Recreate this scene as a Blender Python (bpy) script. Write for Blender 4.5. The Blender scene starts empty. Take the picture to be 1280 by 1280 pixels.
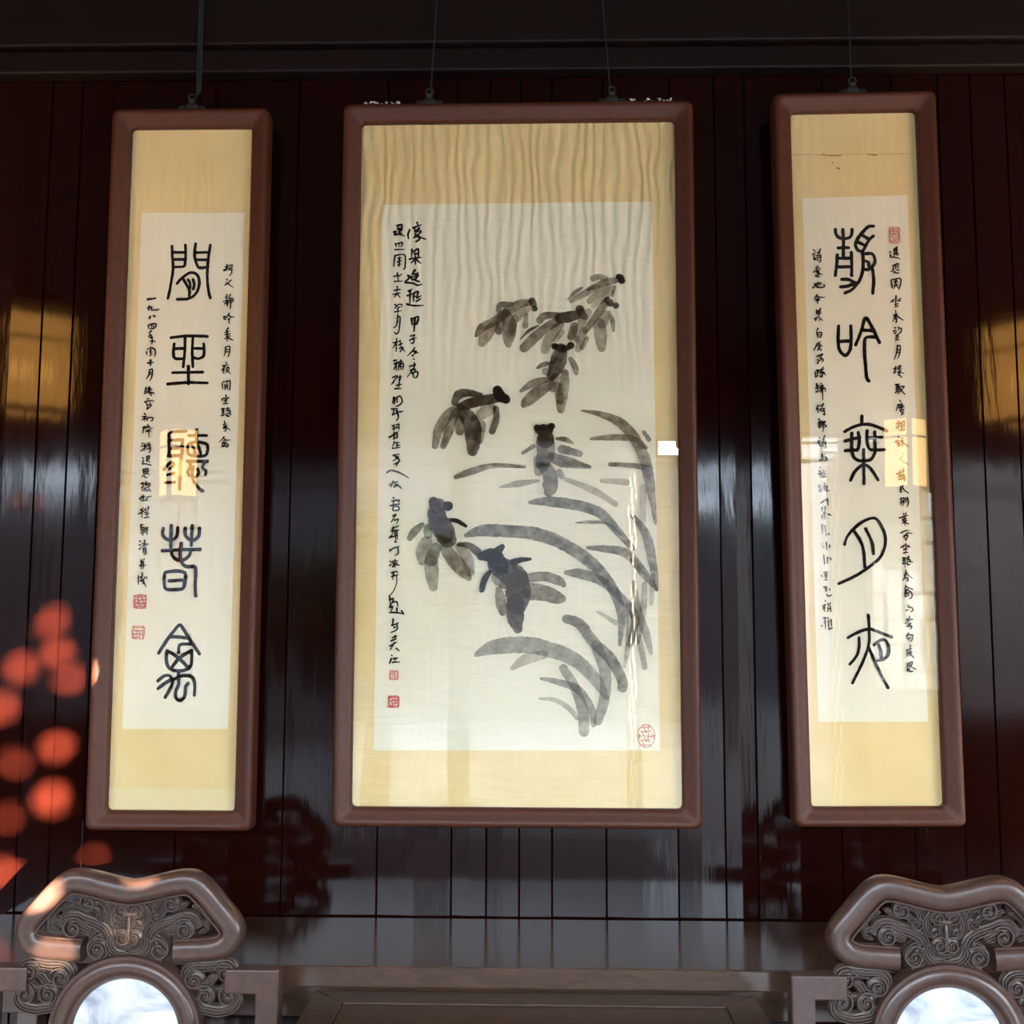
import bpy, bmesh, math, random
from mathutils import Vector, Matrix, noise
random.seed(7)
PI = math.pi
scene = bpy.context.scene
COL = scene.collection

# ------------------------------------------------------------------ camera
FPX, YAW, PITCH, ROLL = 1350.0, 0.0228, 0.1003, 0.0033
CPOS = Vector((0.0, -3.0, 1.7))
_F = Vector((-math.sin(YAW)*math.cos(PITCH), math.cos(YAW)*math.cos(PITCH), math.sin(PITCH)))
_R0 = Vector((math.cos(YAW), math.sin(YAW), 0)); _U0 = _R0.cross(_F)
_R = _R0*math.cos(ROLL)+_U0*math.sin(ROLL); _U = -_R0*math.sin(ROLL)+_U0*math.cos(ROLL)
cam_d = bpy.data.cameras.new('camera'); cam_d.sensor_width = 36; cam_d.lens = 36*FPX/1280
cam_d.clip_start = 0.05; cam_d.clip_end = 300
cam = bpy.data.objects.new('camera', cam_d); COL.objects.link(cam); scene.camera = cam
cam.matrix_world = Matrix(((_R.x, _U.x, -_F.x, CPOS.x), (_R.y, _U.y, -_F.y, CPOS.y), (_R.z, _U.z, -_F.z, CPOS.z), (0, 0, 0, 1)))

# ------------------------------------------------------------------ sky, sun, exposure
SKY = 34.0
w = bpy.data.worlds.new('sky'); scene.world = w; w.use_nodes = True
bg = w.node_tree.nodes['Background']; bg.inputs[0].default_value = (0.75, 0.90, 1.06, 1); bg.inputs[1].default_value = SKY
SUN_DIR = Vector((0.60, -1.0, 0.17)).normalized()          # towards the low late sun
sun_d = bpy.data.lights.new('sun', 'SUN'); sun_d.energy = 900; sun_d.color = (1.0, 0.80, 0.60); sun_d.angle = math.radians(0.48)
sun = bpy.data.objects.new('sun', sun_d); COL.objects.link(sun)
sun.location = (6, -10, 6); sun.rotation_euler = SUN_DIR.to_track_quat('Z', 'Y').to_euler()
por_d = bpy.data.lights.new('daylight_opening', 'AREA'); por_d.shape = 'RECTANGLE'; por_d.size = 16.2; por_d.size_y = 3.3
por_d.cycles.is_portal = True
por = bpy.data.objects.new('daylight_opening', por_d); COL.objects.link(por)
por.location = (0, -5.62, 1.5); por.rotation_euler = (PI/2, 0, 0)
por.rotation_euler = Vector((0, -1, 0)).to_track_quat('Z', 'Y').to_euler()
scene.view_settings.view_transform = 'Standard'; scene.view_settings.look = 'None'
scene.view_settings.exposure = 0.0; scene.view_settings.gamma = 1.0; scene.view_settings.use_curve_mapping = False
scene.cycles.use_denoising = True
scene.cycles.transparent_max_bounces = 40
scene.cycles.max_bounces = 10; scene.cycles.diffuse_bounces = 5
scene.cycles.sample_clamp_indirect = 80

# ------------------------------------------------------------------ helpers
def ray(px, py):
    return _F + _R*((px-640)/FPX) - _U*((py-640)/FPX)
def un(px, py, y):
    d = ray(px, py); return CPOS + d*((y-CPOS.y)/d.y)

class MB:
    """collects geometry that becomes one mesh object"""
    def __init__(s): s.v = []; s.f = []; s.m = []
    def add(s, vs, fs, mi=0):
        o = len(s.v); s.v += [tuple(p) for p in vs]; s.f += [tuple(i+o for i in f) for f in fs]; s.m += [mi]*len(fs)
    def box(s, x0, x1, y0, y1, z0, z1, mi=0):
        s.add([(x0,y0,z0),(x1,y0,z0),(x1,y1,z0),(x0,y1,z0),(x0,y0,z1),(x1,y0,z1),(x1,y1,z1),(x0,y1,z1)],
              [(0,3,2,1),(4,5,6,7),(0,1,5,4),(1,2,6,5),(2,3,7,6),(3,0,4,7)], mi)
    def bar(s, a, b, wx, wy, up=(0,0,1), mi=0):
        a, b = Vector(a), Vector(b); d = (b-a).normalized(); u = Vector(up)
        if abs(d.dot(u)) > .98: u = Vector((1,0,0))
        p = d.cross(u).normalized(); q = p.cross(d)
        vs = [c + p*sx*wx/2 + q*sy*wy/2 for c in (a, b) for sx, sy in ((-1,-1),(1,-1),(1,1),(-1,1))]
        s.add(vs, [(3,2,1,0),(4,5,6,7),(0,1,5,4),(1,2,6,5),(2,3,7,6),(3,0,4,7)], mi)
    def tube(s, pts, rad, n=8, closed=False, flat=1.0, axis=None, mi=0):
        """sweep along pts; rad number or list; axis = fixed binormal direction (plane normal); flat scales along it"""
        pts = [Vector(p) for p in pts]; N = len(pts)
        rs = rad if isinstance(rad, (list, tuple)) else [rad]*N
        vs = []; prev = None
        for i, p in enumerate(pts):
            if closed: t = pts[(i+1) % N]-pts[i-1]
            else: t = pts[min(i+1, N-1)]-pts[max(i-1, 0)]
            t = t.normalized() if t.length > 1e-9 else Vector((0,0,1))
            if axis is not None: b = Vector(axis)
            else:
                b = prev if prev is not None else (Vector((0,0,1)) if abs(t.z) < .9 else Vector((1,0,0)))
                b = (b - t*b.dot(t)).normalized(); prev = b
            a = b.cross(t).normalized()
            for k in range(n):
                th = 2*PI*k/n
                vs.append(p + a*rs[i]*math.cos(th) + b*rs[i]*flat*math.sin(th))
        fs = []
        for i in range(N if closed else N-1):
            j = (i+1) % N
            for k in range(n):
                l = (k+1) % n; fs.append((i*n+k, j*n+k, j*n+l, i*n+l))
        if not closed:
            fs.append(tuple(range(n))); fs.append(tuple(reversed(range((N-1)*n, N*n))))
        s.add(vs, fs, mi)
    def sweep(s, path, prof, axis, closed=False, mi=0):
        """prof: list of (a, b): a along in-plane normal, b along axis; closed profile"""
        path = [Vector(p) for p in path]; N = len(path); n = len(prof); ax = Vector(axis); vs = []
        for i, p in enumerate(path):
            if closed: t1 = (path[(i+1)%N]-p).normalized(); t0 = (p-path[i-1]).normalized()
            else:
                t1 = (path[min(i+1,N-1)]-path[min(i,N-2)]).normalized(); t0 = (path[max(i,1)]-path[max(i-1,0)]).normalized()
            t = (t0+t1).normalized(); a = ax.cross(t).normalized()
            k = 1/max(.5, math.sqrt(max(.05, (1+t0.dot(t1))/2)))
            vs += [p + a*q[0]*k + ax*q[1] for q in prof]
        fs = []
        for i in range(N if closed else N-1):
            j = (i+1) % N
            for k in range(n): fs.append((i*n+k, j*n+k, j*n+(k+1)%n, i*n+(k+1)%n))
        if not closed: fs.append(tuple(range(n))); fs.append(tuple(reversed(range((N-1)*n, N*n))))
        s.add(vs, fs, mi)
    def lathe(s, c, prof, n=32, axis='z', mi=0):
        """prof list of (r, h)"""
        vs = []
        for r, h in prof:
            for k in range(n):
                a = 2*PI*k/n; x, y = r*math.cos(a), r*math.sin(a)
                vs.append((c[0]+x, c[1]+y, c[2]+h) if axis == 'z' else (c[0]+x, c[1]-h, c[2]+y))
        fs = []
        for i in range(len(prof)-1):
            for k in range(n):
                l = (k+1) % n; fs.append((i*n+k, i*n+l, (i+1)*n+l, (i+1)*n+k))
        fs.append(tuple(reversed(range(n)))); fs.append(tuple(range((len(prof)-1)*n, len(prof)*n)))
        s.add(vs, fs, mi)
    def blob(s, c, r, n=10, mi=0):
        vs = []; fs = []; m = n//2
        for i in range(m+1):
            th = PI*i/m
            for k in range(n):
                a = 2*PI*k/n
                vs.append((c[0]+r[0]*math.sin(th)*math.cos(a), c[1]+r[1]*math.sin(th)*math.sin(a), c[2]+r[2]*math.cos(th)))
        for i in range(m):
            for k in range(n):
                l = (k+1)%n; fs.append((i*n+k, (i+1)*n+k, (i+1)*n+l, i*n+l))
        s.add(vs, fs, mi)
    def build(s, name, mat, parent=None, smooth=False, bevel=0, fix=True, **props):
        me = bpy.data.meshes.new(name); me.from_pydata(s.v, [], s.f); me.update()
        for mm in (mat if isinstance(mat, (list, tuple)) else [mat]): me.materials.append(mm)
        for p, i in zip(me.polygons, s.m): p.material_index = i
        if fix:
            bm = bmesh.new(); bm.from_mesh(me); bmesh.ops.remove_doubles(bm, verts=bm.verts, dist=1e-6)
            bmesh.ops.recalc_face_normals(bm, faces=bm.faces); bm.to_mesh(me); bm.free()
        o = bpy.data.objects.new(name, me); COL.objects.link(o)
        if parent is not None: o.parent = parent
        if bevel:
            b = o.modifiers.new('bevel', 'BEVEL'); b.width = bevel; b.segments = 2; b.limit_method = 'ANGLE'; b.angle_limit = math.radians(40)
        if smooth:
            for p in me.polygons: p.use_smooth = True
            try:
                me.set_sharp_from_angle(angle=math.radians(50))
            except Exception: pass
        for k, v in props.items(): o[k] = v
        return o

def empty(name, mw, label=None, category=None, group=None):
    o = bpy.data.objects.new(name, None); COL.objects.link(o); o.empty_display_size = .1
    if isinstance(mw, Matrix): o.matrix_world = mw
    else: o.location = mw
    if label: o['label'] = label
    if category: o['category'] = category
    if group: o['group'] = group
    return o

def copy_tree(o, parent=None):
    c = o.copy(); COL.objects.link(c); c.parent = parent
    for ch in list(o.children): copy_tree(ch, c)
    return c

def crom(pts, step):
    """Catmull-Rom through tuples of any length"""
    if len(pts) == 2: P = [pts[0], pts[0], pts[1], pts[1]]
    else: P = [pts[0]]+list(pts)+[pts[-1]]
    out = []
    for i in range(1, len(P)-2):
        a, b, c, d = P[i-1], P[i], P[i+1], P[i+2]
        L = math.hypot(c[0]-b[0], c[1]-b[1]); n = max(1, int(L/step))
        for k in range(n):
            t = k/n; t2 = t*t; t3 = t2*t
            out.append(tuple(.5*((2*q)+(-p+r)*t+(2*p-5*q+4*r-s_)*t2+(-p+3*q-3*r+s_)*t3) for p, q, r, s_ in zip(a, b, c, d)))
    out.append(tuple(pts[-1])); return out

# ------------------------------------------------------------------ materials
def new_mat(name):
    m = bpy.data.materials.new(name); m.use_nodes = True
    nt = m.node_tree; return m, nt, nt.nodes, nt.links, nt.nodes['Principled BSDF']
def setp(b, col=None, rough=None, metal=None, spec=None):
    if col is not None: b.inputs['Base Color'].default_value = (*col, 1)
    if rough is not None: b.inputs['Roughness'].default_value = rough
    if metal is not None: b.inputs['Metallic'].default_value = metal
    if spec is not None: b.inputs['Specular IOR Level'].default_value = spec
def coord(nd, lk, scale, space='Object', rot=(0,0,0)):
    tc = nd.new('ShaderNodeTexCoord'); mp = nd.new('ShaderNodeMapping'); mp.inputs['Scale'].default_value = scale; mp.inputs['Rotation'].default_value = rot
    lk.new(tc.outputs[space], mp.inputs['Vector']); return mp.outputs['Vector']
def tex_noise(nd, lk, vec, scale, detail=4, rough=.55, dist=0):
    n = nd.new('ShaderNodeTexNoise'); n.inputs['Scale'].default_value = scale; n.inputs['Detail'].default_value = detail
    n.inputs['Roughness'].default_value = rough; n.inputs['Distortion'].default_value = dist; lk.new(vec, n.inputs['Vector']); return n.outputs['Fac']
def ramp(nd, lk, fac, stops):
    r = nd.new('ShaderNodeValToRGB'); e = r.color_ramp.elements
    while len(e) < len(stops): e.new(.5)
    for el, (p, c) in zip(e, stops): el.position = p; el.color = (*c, 1)
    lk.new(fac, r.inputs[0]); return r.outputs[0]
def bump(nd, lk, h, strength, dist, b, prev=None):
    n = nd.new('ShaderNodeBump'); n.inputs['Strength'].default_value = strength; n.inputs['Distance'].default_value = dist
    lk.new(h, n.inputs['Height'])
    if prev is not None: lk.new(prev, n.inputs['Normal'])
    if b is not None: lk.new(n.outputs[0], b.inputs['Normal'])
    return n.outputs[0]
def wood(name, c1, c2, rough, scale, bs=.15, spec=.5):
    m, nt, nd, lk, b = new_mat(name); setp(b, rough=rough, spec=spec)
    v = coord(nd, lk, scale); f = tex_noise(nd, lk, v, 6, 6, .6, .6)
    lk.new(ramp(nd, lk, f, [(.3, c1), (.7, c2)]), b.inputs['Base Color'])
    bump(nd, lk, f, bs, .004, b); return m

# dark red lacquer planks: glossy, with tall soft ripples
m, nt, nd, lk, b = new_mat('dark_red_lacquer'); M_LAC = m
setp(b, rough=.10, spec=.23)
v = coord(nd, lk, (9, 1, .8)); f = tex_noise(nd, lk, v, 2.0, 5, .6, .5)
lk.new(ramp(nd, lk, f, [(.3, (.0085, .0014, .0009)), (.7, (.0125, .0020, .0012))]), b.inputs['Base Color'])
v2 = coord(nd, lk, (7, 1, 1.1)); f2 = tex_noise(nd, lk, v2, 1.6, 3, .5, .3)
n1 = bump(nd, lk, f2, .30, .005, None)
v3 = coord(nd, lk, (60, 1, 7)); f3 = tex_noise(nd, lk, v3, 1.5, 4, .6, 0)
bump(nd, lk, f3, .25, .0008, b, n1)
rr = nd.new('ShaderNodeMapRange'); rr.inputs['To Min'].default_value = .05; rr.inputs['To Max'].default_value = .13
lk.new(tex_noise(nd, lk, coord(nd, lk, (4, 1, 1.5)), 2, 4), rr.inputs['Value']); lk.new(rr.outputs[0], b.inputs['Roughness'])

M_FRAME = wood('reddish_frame_wood', (.058, .0155, .0068), (.088, .025, .011), .46, (14, 14, 14), .1, .32)
M_TABLE = wood('brown_table_wood', (.050, .027, .017), (.085, .047, .030), .15, (3, 16, 16), .04)
M_SQUARE = wood('dark_brown_table_wood', (.042, .021, .013), (.066, .034, .021), .45, (3, 16, 16), .06, .25)
M_CHAIR = wood('dark_polished_hardwood', (.050, .026, .019), (.084, .045, .034), .30, (10, 10, 10), .05)
M_CARVE = wood('carved_dark_wood', (.046, .029, .022), (.078, .050, .038), .36, (30, 30, 30), .1)
M_BEAM = wood('dark_beam_wood', (.006, .0028, .0020), (.010, .0045, .0032), .5, (1.5, 8, 8), .1, .2)
M_LATTICE = wood('brown_lattice_wood', (.10, .052, .03), (.16, .085, .05), .45, (20, 20, 20), .1)

def flat_mat(name, col, rough=.6, metal=0, spec=.5):
    m, nt, nd, lk, b = new_mat(name); setp(b, rough=rough, metal=metal, spec=spec)
    f = tex_noise(nd, lk, coord(nd, lk, (1, 1, 1)), 14, 4)
    lk.new(ramp(nd, lk, f, [(.3, tuple(c*.9 for c in col)), (.7, tuple(min(1, c*1.08) for c in col))]), b.inputs['Base Color'])
    return m
M_IRON = flat_mat('blackened_iron', (.030, .034, .030), .5, .3)
M_CORD = flat_mat('green_cord', (.014, .022, .017), .8, 0, .2)
M_DUST = flat_mat('grey_plaster_dust', (.55, .50, .44), .9)
M_PLASTER = flat_mat('white_garden_plaster', (.52, .51, .49), .9)
M_BRICK = flat_mat('dark_blocking_brick', (.050, .053, .060), .9)
M_TILE = flat_mat('grey_roof_tile', (.10, .105, .11), .8)
M_LEAF = flat_mat('green_leaf', (.05, .10, .03), .5)
M_BARK = flat_mat('brown_bark', (.10, .07, .05), .9)
M_GROUND = flat_mat('pale_stone_paving', (.10, .098, .095), .8)
M_CEIL = wood('dark_ceiling_wood', (.030, .015, .010), (.045, .022, .015), .6, (2, 10, 2), .1)
M_WALLR = flat_mat('dark_side_wall', (.040, .014, .011), .4)

m, nt, nd, lk, b = new_mat('grey_floor_brick'); M_FLOOR = m
br = nd.new('ShaderNodeTexBrick'); br.offset = 0; br.inputs['Scale'].default_value = 1; br.inputs['Mortar Size'].default_value = .006
br.inputs['Brick Width'].default_value = .45; br.inputs['Row Height'].default_value = .45
br.inputs['Color1'].default_value = (.085, .082, .08, 1); br.inputs['Color2'].default_value = (.065, .064, .064, 1); br.inputs['Mortar'].default_value = (.03, .03, .03, 1)
lk.new(coord(nd, lk, (1, 1, 1)), br.inputs['Vector']); lk.new(br.outputs['Color'], b.inputs['Base Color']); setp(b, rough=.22)

m, nt, nd, lk, b = new_mat('white_grey_marble'); M_MARBLE = m
v = coord(nd, lk, (6, 6, 14), rot=(0, .5, 0)); f = tex_noise(nd, lk, v, .9, 7, .6, 1.2)
lk.new(ramp(nd, lk, f, [(.32, (.26, .28, .34)), (.47, (.55, .57, .60)), (.62, (.80, .80, .79))]), b.inputs['Base Color']); setp(b, rough=.16)

# thin clear picture glass: Schlick reflection over clear transmission
m = bpy.data.materials.new('clear_picture_glass'); m.use_nodes = True; M_GLASS = m
nt = m.node_tree; nd = nt.nodes; lk = nt.links; nd.remove(nd['Principled BSDF'])
ge = nd.new('ShaderNodeNewGeometry'); dt = nd.new('ShaderNodeVectorMath'); dt.operation = 'DOT_PRODUCT'
lk.new(ge.outputs['Normal'], dt.inputs[0]); lk.new(ge.outputs['Incoming'], dt.inputs[1])
ab = nd.new('ShaderNodeMath'); ab.operation = 'ABSOLUTE'; lk.new(dt.outputs['Value'], ab.inputs[0])
om = nd.new('ShaderNodeMath'); om.operation = 'SUBTRACT'; om.inputs[0].default_value = 1; lk.new(ab.outputs[0], om.inputs[1])
pw = nd.new('ShaderNodeMath'); pw.operation = 'POWER'; pw.inputs[1].default_value = 5; lk.new(om.outputs[0], pw.inputs[0])
ma = nd.new('ShaderNodeMath'); ma.operation = 'MULTIPLY_ADD'; ma.inputs[1].default_value = .96; ma.inputs[2].default_value = .04; lk.new(pw.outputs[0], ma.inputs[0])
tr = nd.new('ShaderNodeBsdfTransparent'); tr.inputs[0].default_value = (.985, .99, .985, 1)
gl = nd.new('ShaderNodeBsdfGlossy'); gl.inputs['Roughness'].default_value = 0.0
bu = nd.new('ShaderNodeBump'); bu.inputs['Strength'].default_value = .12; bu.inputs['Distance'].default_value = .002
lk.new(tex_noise(nd, lk, coord(nd, lk, (3, 3, 3)), 1.2, 1), bu.inputs['Height']); lk.new(bu.outputs[0], gl.inputs['Normal'])
mx = nd.new('ShaderNodeMixShader'); lk.new(ma.outputs[0], mx.inputs[0]); lk.new(tr.outputs[0], mx.inputs[1]); lk.new(gl.outputs[0], mx.inputs[2])
lk.new(mx.outputs[0], nd['Material Output'].inputs['Surface'])

def paper(name, c1, c2, ripple=0.0, hi=1.9, fleck=True):
    m, nt, nd, lk, b = new_mat(name); setp(b, rough=.85, spec=.15)
    v = coord(nd, lk, (1, 1, 1)); f = tex_noise(nd, lk, v, 4, 5, .6)
    lk.new(ramp(nd, lk, f, [(.3, c1), (.7, c2)]), b.inputs['Base Color'])
    fine = bump(nd, lk, tex_noise(nd, lk, coord(nd, lk, (60, 400, 1)), 1, 3), .1, .0006, None)
    # soft cockling of damp mounted silk: wavering near-vertical folds, strongest near the top, and cross folds lower down
    tc = nd.new('ShaderNodeTexCoord'); sx = nd.new('ShaderNodeSeparateXYZ'); lk.new(tc.outputs['Object'], sx.inputs[0])
    wv = nd.new('ShaderNodeTexWave'); wv.wave_type = 'BANDS'; wv.bands_direction = 'X'; wv.wave_profile = 'SIN'
    wv.inputs['Scale'].default_value = 10.5; wv.inputs['Distortion'].default_value = 9.0; wv.inputs['Detail'].default_value = 2.5; wv.inputs['Detail Scale'].default_value = .9
    lk.new(coord(nd, lk, (1, .34, 1)), wv.inputs['Vector'])
    mr = nd.new('ShaderNodeMapRange'); mr.inputs['From Min'].default_value = hi-.80; mr.inputs['From Max'].default_value = hi-.22
    mr.inputs['To Min'].default_value = .05; mr.inputs['To Max'].default_value = 1.0; lk.new(sx.outputs['Y'], mr.inputs['Value'])
    mu = nd.new('ShaderNodeMath'); mu.operation = 'MULTIPLY'; lk.new(wv.outputs['Fac'], mu.inputs[0]); lk.new(mr.outputs[0], mu.inputs[1])
    n1 = bump(nd, lk, mu.outputs[0], ripple, .0065, None, fine)
    cr = tex_noise(nd, lk, coord(nd, lk, (3.0, 12, 1), rot=(0, 0, .25)), 1.2, 3, .5, .8)
    bump(nd, lk, cr, ripple*.6+.08, .012, b, n1)
    return m
M_SILK_C = paper('tan_silk_mount_large', (.80, .58, .27), (.87, .67, .35), .80)
M_SILK_S = paper('tan_silk_mount', (.80, .59, .28), (.87, .68, .36), .16)
M_SILK_EDGE = paper('darker_tan_silk_border', (.74, .55, .25), (.82, .63, .31), .16)
M_SHEET_C = paper('cream_painting_paper', (.86, .785, .59), (.90, .83, .65), .80)
M_SHEET_S = paper('cream_calligraphy_paper', (.86, .78, .59), (.90, .83, .66), .12)

M_BAND = paper('pale_silk_band', (.81, .65, .35), (.87, .72, .43), .10)
def ink(name, col, alpha, var=.25):
    m = bpy.data.materials.new(name); m.use_nodes = True; nt = m.node_tree; nd = nt.nodes; lk = nt.links
    b = nd['Principled BSDF']; setp(b, col, .8, 0, .1)
    tr = nd.new('ShaderNodeBsdfTransparent'); mx = nd.new('ShaderNodeMixShader')
    f = tex_noise(nd, lk, coord(nd, lk, (1, 1, 1)), 42, 4, .6)
    mr = nd.new('ShaderNodeMapRange'); mr.inputs['From Min'].default_value = .3; mr.inputs['From Max'].default_value = .7
    mr.inputs['To Min'].default_value = max(0, alpha-var*alpha); mr.inputs['To Max'].default_value = min(1, alpha+var*alpha); lk.new(f, mr.inputs['Value'])
    lk.new(mr.outputs[0], mx.inputs[0]); lk.new(tr.outputs[0], mx.inputs[1]); lk.new(b.outputs[0], mx.inputs[2])
    lk.new(mx.outputs[0], nd['Material Output'].inputs['Surface']); return m
M_INK = ink('black_brush_ink', (.012, .010, .009), .97, .04)
M_WASH = {'D': ink('dense_ink_wash', (.016, .010, .007), .95, .05), 'K': ink('dark_ink_wash', (.045, .026, .012), .76, .24),
          'm': ink('middle_ink_wash', (.115, .072, .036), .58, .34), 'l': ink('light_ink_wash', (.17, .115, .06), .44, .36), 'p': ink('pale_ink_wash', (.17, .13, .085), .32, .35),
          'g': ink('grey_ink_wash', (.075, .072, .055), .60, .28), 'h': ink('light_grey_ink_wash', (.14, .135, .11), .46, .3)}
M_STAIN = ink('brown_paper_stain', (.22, .12, .05), .5, .4)
M_SEAL = ink('faded_red_seal_paste', (.72, .17, .13), .62, .3)
M_SEAL_B = ink('red_seal_paste', (.62, .06, .06), .85, .15)

def emis(name, col, s):
    m = bpy.data.materials.new(name); m.use_nodes = True; nt = m.node_tree; nd = nt.nodes; lk = nt.links
    nd.remove(nd['Principled BSDF']); e = nd.new('ShaderNodeEmission'); e.inputs[0].default_value = (*col, 1); e.inputs[1].default_value = s
    tr = nd.new('ShaderNodeBsdfTransparent'); tr.inputs[0].default_value = (1, .85, .6, 1); mx = nd.new('ShaderNodeMixShader'); mx.inputs[0].default_value = .7
    lk.new(tr.outputs[0], mx.inputs[1]); lk.new(e.outputs[0], mx.inputs[2]); lk.new(mx.outputs[0], nd['Material Output'].inputs['Surface']); return m
M_LAMP = emis('lit_lantern_paper', (1.0, .58, .20), 10.0)
M_LAMP_HI = emis('bright_lantern_paper', (1.0, .48, .12), 15.0)
m = bpy.data.materials.new('lamp_bulb'); m.use_nodes = True; M_BULB = m
m.node_tree.nodes['Principled BSDF'].inputs['Emission Color'].default_value = (1, .72, .38, 1); m.node_tree.nodes['Principled BSDF'].inputs['Emission Strength'].default_value = 120

# ------------------------------------------------------------------ the hall
S = dict(kind='structure')
XL, XR, YF, ZC = -8.0, 8.0, -5.5, 3.75
k = MB(); k.box(XL, XR, YF-.35, 0, -.12, 0); k.build('floor', M_FLOOR, **S)
k = MB(); k.box(XL, XR, -5.8, .1, ZC, ZC+.1); k.build('ceiling', M_CEIL, **S)
k = MB(); k.box(XL-.12, XL, YF, 0, 0, ZC); k.build('wall_left', M_WALLR, **S)
k = MB(); k.box(XR, XR+.12, YF, 0, 0, ZC); k.build('wall_right', M_WALLR, **S)
# back wall: separate lacquered planks, slightly uneven, open V joints between them
seams = [XL, -7.6, -7.2, -6.8, -6.4, -6.0, -5.6, -5.2, -4.9, -4.6, -4.31, -4.02, -3.77, -3.5, -3.2, -2.93, -2.66, -2.35, -2.1, -1.83, -1.60, -1.42, -1.331, -1.24, -.985, -.692, -.432, -.230, -.135, -.046, .043, .19, .384, .511, .598,
         .823, 1.02, 1.153, 1.245, 1.345, 1.58, 1.83, 2.1, 2.4, 2.7, 3.0, 3.3, 3.6, 3.9, 4.2, 4.55, 4.9, 5.3, 5.7, 6.1, 6.5, 6.9, 7.3, 7.7, XR]
rw = random.Random(3)
k = MB(); g = .0013
for a, c in zip(seams[:-1], seams[1:]):
    yl, yr = rw.uniform(-.002, .0015), rw.uniform(-.002, .0015)
    ym = (yl+yr)/2 - rw.uniform(.0, .0025)
    xs = [a, a+g*.6, a+g*2.2, (a+c)/2, c-g*2.2, c-g*.6, c]; ys = [.006, .003, yl, ym, yr, .003, .006]
    nz = 2
    vs = [(x, y, z) for z in (0, ZC) for x, y in zip(xs, ys)]
    k.add(vs, [(i, i+1, i+8, i+7) for i in range(6)])
k.box(XL, XR, .02, .10, 0, ZC)
wb = k.build('wall_back', M_LAC, fix=False, **S)
bmx = bmesh.new(); bmx.from_mesh(wb.data); bmesh.ops.recalc_face_normals(bmx, faces=[f for f in bmx.faces][-6:]); bmx.to_mesh(wb.data); bmx.free()
k = MB(); k.box(XL, XR, -.05, .0, 3.27, 3.34); k.box(XL, XR, -.075, .0, 3.34, ZC); k.build('trim_1', M_BEAM, bevel=.006, **S)   # beam across the wall head
# opposite side of the hall, open to the garden between columns
k = MB(); k.box(XL, XR, YF-.18, YF, 2.97, ZC); k.build('wall_front', M_WALLR, **S)
for i, x in enumerate((-7.8, -4.45, -2.2, -.66, 2.42, 4.45, 7.8)):
    k = MB(); k.lathe((x, YF-.09, 0), [(.15, 0), (.15, .10), (.085, .14), (.082, 2.97)], 20); k.build('trim_%d' % (i+2), M_BEAM, smooth=True, **S)
def fret(k, x0, x1, z0, z1, y, cx, cz, bw=.020, d=.03, seed=1):
    """Chinese fret lattice filling a rectangle in the plane y"""
    r = random.Random(seed); fw = bw*1.6
    for (a, b_, c, e) in ((x0, x1, z0, z0+fw), (x0, x1, z1-fw, z1), (x0, x0+fw, z0, z1), (x1-fw, x1, z0, z1)): k.box(a, b_, y-d/2, y+d/2, c, e)
    nx = max(1, round((x1-x0)/cx)); nz = max(1, round((z1-z0)/cz)); dx = (x1-x0)/nx; dz = (z1-z0)/nz
    for i in range(1, nz):
        z = z0+dz*i; s0 = 0
        for j in range(nx):
            if (i+j) % 3 != 2 or nz < 3: k.box(x0+dx*j, x0+dx*(j+1), y-d*.4, y+d*.4, z-bw/2, z+bw/2)
    for j in range(1, nx):
        x = x0+dx*j
        for i in range(nz):
            if (i*2+j) % 3 != 0 or nz < 3: k.box(x-bw/2, x+bw/2, y-d*.45, y+d*.45, z0+dz*i, z0+dz*(i+1))
fi = 9
for (a, c) in ((-4.36, -2.29), (-2.11, -.745), (-.575, 2.335), (2.505, 4.36), (4.54, 7.71), (-7.71, -4.54)):
    k = MB(); fret(k, a, c, 2.74, 2.97, YF-.09, .16, .075, seed=fi); k.build('trim_%d' % fi, M_LATTICE, **S); fi += 1
m = bpy.data.materials.new('translucent_window_paper'); m.use_nodes = True; M_SHOJI = m; nt = m.node_tree; nd = nt.nodes; lk = nt.links
nd['Principled BSDF'].inputs['Base Color'].default_value = (.85, .83, .78, 1); nd['Principled BSDF'].inputs['Roughness'].default_value = .9
tl = nd.new('ShaderNodeBsdfTranslucent'); tl.inputs[0].default_value = (.9, .88, .82, 1); mx = nd.new('ShaderNodeMixShader'); mx.inputs[0].default_value = .6
lk.new(nd['Principled BSDF'].outputs[0], mx.inputs[1]); lk.new(tl.outputs[0], mx.inputs[2]); lk.new(mx.outputs[0], nd['Material Output'].inputs['Surface'])
def lattice_leaf(name, w_, h_, mw):
    k = MB(); fret(k, 0, w_, 0, h_, 0, .085, .13, .018, .03, 5); o = k.build(name, M_LATTICE, **S); o.matrix_world = mw
    k = MB(); k.box(.03, w_-.03, -.002, .002, .03, h_-.03); k.build('window_paper', M_SHOJI, o); return o
def leaf_mat(x, y, z, ang): return Matrix.Translation((x, y, z)) @ Matrix.Rotation(ang, 4, 'Z')
lattice_leaf('door_1', .62, 2.72, leaf_mat(.735, YF-.10, .02, math.radians(-94)))
lattice_leaf('door_2', .60, 2.72, leaf_mat(2.20, YF+.02, .02, math.radians(96)))
# lattice windows over low walls
for i, (a, c) in enumerate(((2.505, 4.36), (-4.36, -2.29))):
    k = MB(); fret(k, a, c, .95, 2.70, YF-.09, .14, .19, .030, .035, 9+i); k.build('window_%d' % (i+1), M_LATTICE, **S)
    k = MB(); k.box(a, c, YF-.16, YF-.02, 0, .94); k.build('baseboard_front' if i == 0 else 'baseboard_front.001', M_WALLR, **S)

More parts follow.
